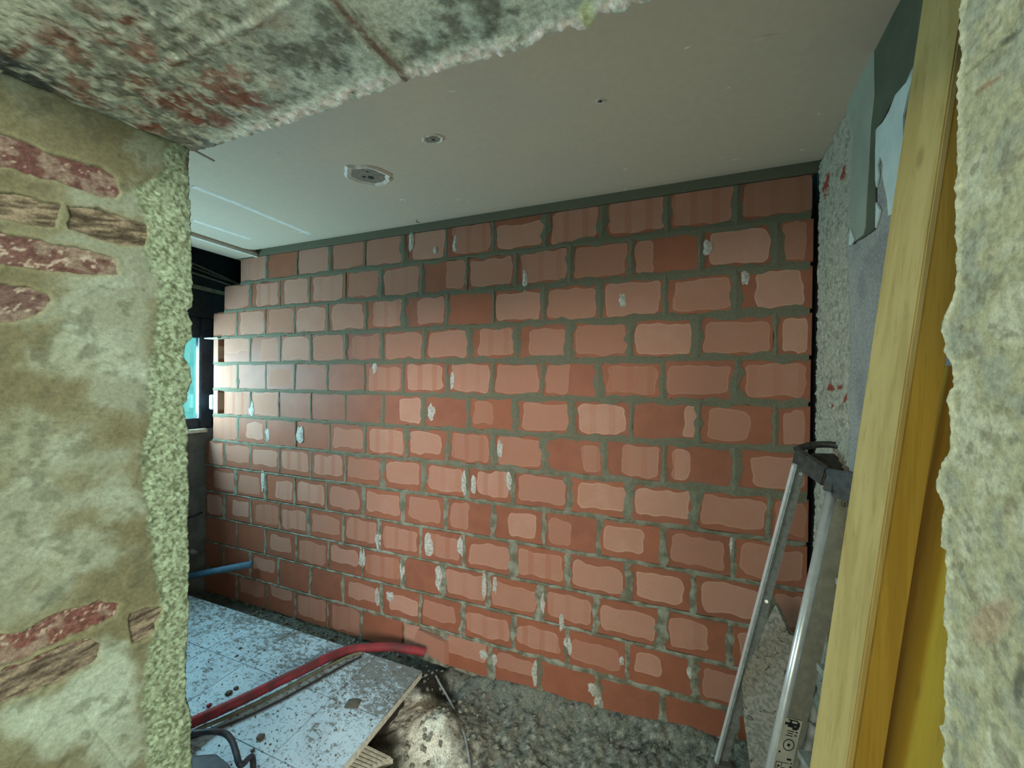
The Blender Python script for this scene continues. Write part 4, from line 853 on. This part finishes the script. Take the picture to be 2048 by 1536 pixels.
def ringmark(bm, a, t, r0, r1, n=20):
    p0 = [bm.verts.new(onrail(a+r0*math.cos(6.2832*i/n), T0+t+r0*math.sin(6.2832*i/n), e)) for i in range(n)]; p1 = [bm.verts.new(onrail(a+r1*math.cos(6.2832*i/n), T0+t+r1*math.sin(6.2832*i/n), e)) for i in range(n)]
    for i in range(n): bm.faces.new([p0[i], p0[(i+1) % n], p1[(i+1) % n], p1[i]])
ringmark(bm, .006, .080, .0155, .0185); ringmark(bm, .006, .080, .0, .005); ringmark(bm, -.018, .105, .0, .0035)
for k in (0, 1):      # the arrow-like drawing at the foot of the label
    v = [onrail(a, T0+t, e) for a, t in (((-.020, .22), (-.016, .222), (.002, .206), (-.001, .204)) if k else ((-.020, .19), (-.016, .188), (.002, .206), (-.001, .209)))]; bm.faces.new([bm.verts.new(p) for p in v])
lp('printed_marks', bm, M_ink, stk)['kind'] = 'stuff'
bm = bmesh.new(); e = .0146; T0b = T0; T0 = .028; ringmark(bm, .015, .0, .0105, .012); quad(bm, .012, .019, .024, .026, e); quad(bm, .012, .014, .026, .029, e); quad(bm, .012, .019, .029, .031, e); quad(bm, .017, .019, .031, .034, e); quad(bm, .012, .019, .034, .036, e); T0 = T0b
lp('size_mark', bm, M_ink)
bm = bmesh.new(); tube(bm, [at(x, y, 1, -.46) for x, y in ((1612, 1392), (1622, 1410), (1626, 1440), (1618, 1480), (1606, 1520), (1600, 1560))], .013, 10); lp('spreader_strap', bm, M_white, None, True)
bm = bmesh.new(); tube(bm, [at(x, y, 1, -.47) for x, y in ((1606, 1396), (1612, 1420), (1611, 1450), (1602, 1490), (1594, 1530))], .005, 8); lp('spreader_strap', bm, M_alu2, None, True)

# ---- speckled stone shard between the ladder rails --------------------------------------------
bm = bmesh.new(); S1 = [(1551, 1209), (1566, 1240), (1578, 1268), (1600, 1280), (1622, 1300), (1617, 1345), (1632, 1385), (1600, 1460), (1575, 1625), (1520, 1640), (1500, 1530), (1488, 1440), (1486, 1390), (1483, 1362), (1497, 1320), (1520, 1270)]
Fv = [at_plane(x, y, (3.42, -.30, .8), (-.25, -.9, .18)) for x, y in S1]; A0 = [bm.verts.new(p) for p in Fv]; B0 = [bm.verts.new(p+np.array([.012, .022, 0])) for p in Fv]; n = len(S1)
bm.faces.new(A0); bm.faces.new(B0[::-1])
for i in range(n): bm.faces.new([A0[i], B0[i], B0[(i+1) % n], A0[(i+1) % n]])
recalc(bm); tag(obj('stone_shard', bm, M_stone), 'pointed shard of speckled grey stone slab standing between the ladder rails', 'stone slab')

# ---- red conduit, cables ---------------------------------------------------------------------
RP = [(340, 1470, .26), (385, 1445, .235), (440, 1420, .225), (500, 1392, .222), (560, 1362, .222), (610, 1338, .222), (650, 1318, .215), (690, 1302, .20), (730, 1296, .185), (780, 1294, .16), (825, 1300, .13), (850, 1305, .11)]
def gpath(L): return [tuple(at(x, y, 2, z)) for x, y, z in L]
bm = bmesh.new(); tube(bm, gpath(RP), .0215, 12, rib=lambda i: 1+.05*(i % 2), sub=14); tag(obj('red_conduit', bm, M_red, None, True), 'thick dusty red conduit curving over the white tiles to the wall foot', 'conduit')
bm = bmesh.new(); tube(bm, gpath([(340, 1487, .2), (385, 1463, .195), (440, 1440, .194), (500, 1412, .194), (560, 1383, .194), (610, 1356, .194), (650, 1335, .194), (700, 1312, .19), (725, 1306, .186)]), .008, 8); tag(obj('olive_cable', bm, M_olive, None, True), 'dusty olive cable lying along the underside of the red conduit', 'cable')
bm = bmesh.new(); tube(bm, gpath([(340, 1500, .189), (385, 1475, .188), (440, 1455, .187), (500, 1430, .187), (560, 1401, .187), (610, 1374, .187), (650, 1352, .187), (690, 1329, .187), (722, 1313, .185)]), .005, 8); tag(obj('black_cable', bm, M_blackcable, None, True), 'thin black cable on the tiles just below the olive cable', 'cable')
bm = bmesh.new(); tube(bm, gpath([(872, 1352, .03), (880, 1368, .03), (893, 1390, .035), (908, 1418, .04), (922, 1450, .045), (932, 1482, .045), (938, 1515, .045), (942, 1550, .045)]), .0055, 8); tag(obj('grey_cable', bm, M_cable, None, True), 'thin grey cable running through the sand right of the broken slab', 'cable')

# ---- dark steel barrow-like frame at the lower left ---------------------------------------------
fz = .30; HP = [(330, 1470, fz+.0), (385, 1466, fz), (425, 1463, fz), (450, 1467, fz-.01), (464, 1482, fz-.02), (472, 1505, fz-.03), (478, 1526, fz-.04), (486, 1528, fz-.05), (496, 1518, fz-.07), (503, 1514, fz-.08), (506, 1524, fz-.09), (507, 1560, .20)]
pts = gpath(HP); base = Vector((pts[2][0], pts[2][1]-.08, .18))
stf = thing('tool_box', 'dark steel tray with a bent tube handle on the white tiles', 'tool', tuple(base))
bm = bmesh.new(); tube(bm, [Vector(p)-base for p in pts], .0105, 10, sub=5); obj('tube_handle', bm, M_steel, stf, True)
q = [Vector(at(x, y, 2, .26)) for x, y in ((340, 1512), (432, 1505), (462, 1528), (456, 1600), (340, 1600))]
bm = bmesh.new(); T = [bm.verts.new(p-base) for p in q]; Bv = [bm.verts.new(Vector((p.x, p.y, .184))-base) for p in q]; bm.faces.new(T)
for i in range(5): bm.faces.new([T[i], Bv[i], Bv[(i+1) % 5], T[(i+1) % 5]])
bm.faces.new(Bv[::-1]); recalc(bm); bmesh.ops.bevel(bm, geom=bm.edges[:], offset=.006, segments=2, affect='EDGES'); obj('tray', bm, M_steel, stf)

# ---- ribbed tile piece and white bucket in the sand -----------------------------------------------
rt_ = thing('ribbed_tile_piece', 'broken piece of tile lying with its ribbed back up beside the slab', 'tile', tuple(at(700, 1520, 2, .09)*[1, 1, 0]+[0, 0, .05])); ro = Vector(rt_.location)
zR = .105; P0, P1, P2, P3 = [Vector(at(x, y, 2, zR)) for x, y in ((712, 1481), (786, 1518), (700, 1560), (625, 1540))]
bm = bmesh.new(); hexa(bm, [p+Vector((0, 0, -.02))-ro for p in (P0, P3, P2, P1)]+[p-ro for p in (P0, P3, P2, P1)]); recalc(bm); obj('tile_body', bm, M_rib, rt_)
for i in range(9):
    t = (i+.4)/9.; a, b = P0.lerp(P3, t), P1.lerp(P2, t); bm = bmesh.new(); bar(bm, a.lerp(b, .02)-ro+Vector((0, 0, .003)), a.lerp(b, .98)-ro+Vector((0, 0, .003)), rect(.008, .008), (0, 0, 1)); recalc(bm); obj('rib', bm, M_rib, rt_)
bc = at(757, 1580, 2, .12); bk = thing('plastic_bucket', 'white plastic bucket rim just showing at the bottom edge in front of the sand', 'bucket', (bc[0], bc[1], .0))
bm = bmesh.new(); n = 36; rings = []
for r0, z in ((.055, .0), (.070, .112), (.077, .112), (.077, .122), (.069, .124), (.065, .112), (.05, .01)):
    rings.append([bm.verts.new((r0*math.cos(6.2832*k/n), r0*math.sin(6.2832*k/n), z)) for k in range(n)])
for a, b in zip(rings[:-1], rings[1:]):
    for k in range(n): bm.faces.new([a[k], a[(k+1) % n], b[(k+1) % n], b[k]])
bm.faces.new(rings[-1]); bm.faces.new(rings[0][::-1]); recalc(bm); obj('bucket_shell', bm, M_white, bk, True)

# ---- clods -------------------------------------------------------------------------------------------
def clod(r, seed, flat=.6):
    bm = bmesh.new(); bmesh.ops.create_icosphere(bm, subdivisions=2, radius=r); rr = random.Random(seed)
    for v in bm.verts: v.co *= rr.uniform(.75, 1.2); v.co.z *= flat
    return bm
for i, (x, y, r, lab) in enumerate(((457, 1384, .016, 'dark mortar clod resting against the far side of the red conduit'), (472, 1374, .012, 'smaller dark clod beside the bigger one behind the conduit'), (521, 1472, .017, 'round flat mortar clod on the white tile right of the tube handle'), (505, 1498, .008, 'tiny clod below the round flat clod on the tiles'), (481, 1294, .009, 'small dark crumb on the tiles near the back, behind the conduit'), (474, 1309, .007, 'smallest dark crumb on the tiles near the back'), (418, 1408, .011, 'reddish brick crumb touching the conduit at the left'), (706, 1404, .036, 'wide flat mortar splat on the tile near the slab edge'))):
    o = obj('mortar_clod', clod(r, i, .5 if r < .03 else .12), plain('clod', (.13, .125, .10), .95, sc=90, bump=.8) if i != 6 else M_red, None, True); a = at(x, y, 2, .19); o.location = (a[0], a[1], .1815+r*.28 if r < .03 else .183)
    tag(o, lab, 'clod', 'mortar clods on the tiles')
bm = bmesh.new(); rr = random.Random(5)
def speck(bm, c, r):
    m_ = bmesh.ops.create_icosphere(bm, subdivisions=1, radius=r, matrix=Matrix.Translation(c))
    for v in m_['verts']: v.co += Vector((rr.uniform(-r, r), rr.uniform(-r, r), rr.uniform(-r, r)*.5))*.35
for i in range(420):
    x = 1.84-abs(rr.gauss(0, .75)); y = rr.uniform(-1.2, -.30)
    if x > .3: speck(bm, (x, y, .1825), rr.uniform(.0015, .0045))
o = obj('mortar_crumbs', bm, plain('crumbs', (.14, .135, .11), .95)); o['kind'] = 'stuff'; o.parent = floor
bm = bmesh.new()
zi = lambda x, y: float(Z0[int(np.clip((x+.36)/.0075, 0, Z0.shape[0]-1)), int(np.clip((y+1.5)/.0075, 0, Z0.shape[1]-1))])
Z0 = np.array([v.co.z for v in rubble.data.vertices]).reshape(len(np.arange(-.36, 3.56, .0075)), -1)
for i in range(600):
    x = rr.uniform(1.87, 3.4); y = rr.uniform(-.95, -.02); r = rr.choice([.003, .003, .004, .006, .012]); speck(bm, (x, y, zi(x, y)+r*.3), r)
for i in range(260):
    x = rr.uniform(.2, 1.85); y = rr.uniform(-.26, -.02); r = rr.choice([.004, .006, .010]); speck(bm, (x, y, zi(x, y)+r*.3), r)
for i in range(50):
    x = rr.gauss(1.97, .06); y = rr.gauss(-.42, .10); r = rr.choice([.005, .008, .011]); speck(bm, (x, y, zi(x, y)+r*.3), r) if x > 1.86 else None
o = obj('rubble_stones', bm, plain('pale_rubble', (.30, .32, .27), .95, c2=(.14, .15, .12), sc=40)); o['kind'] = 'stuff'; o.parent = floor
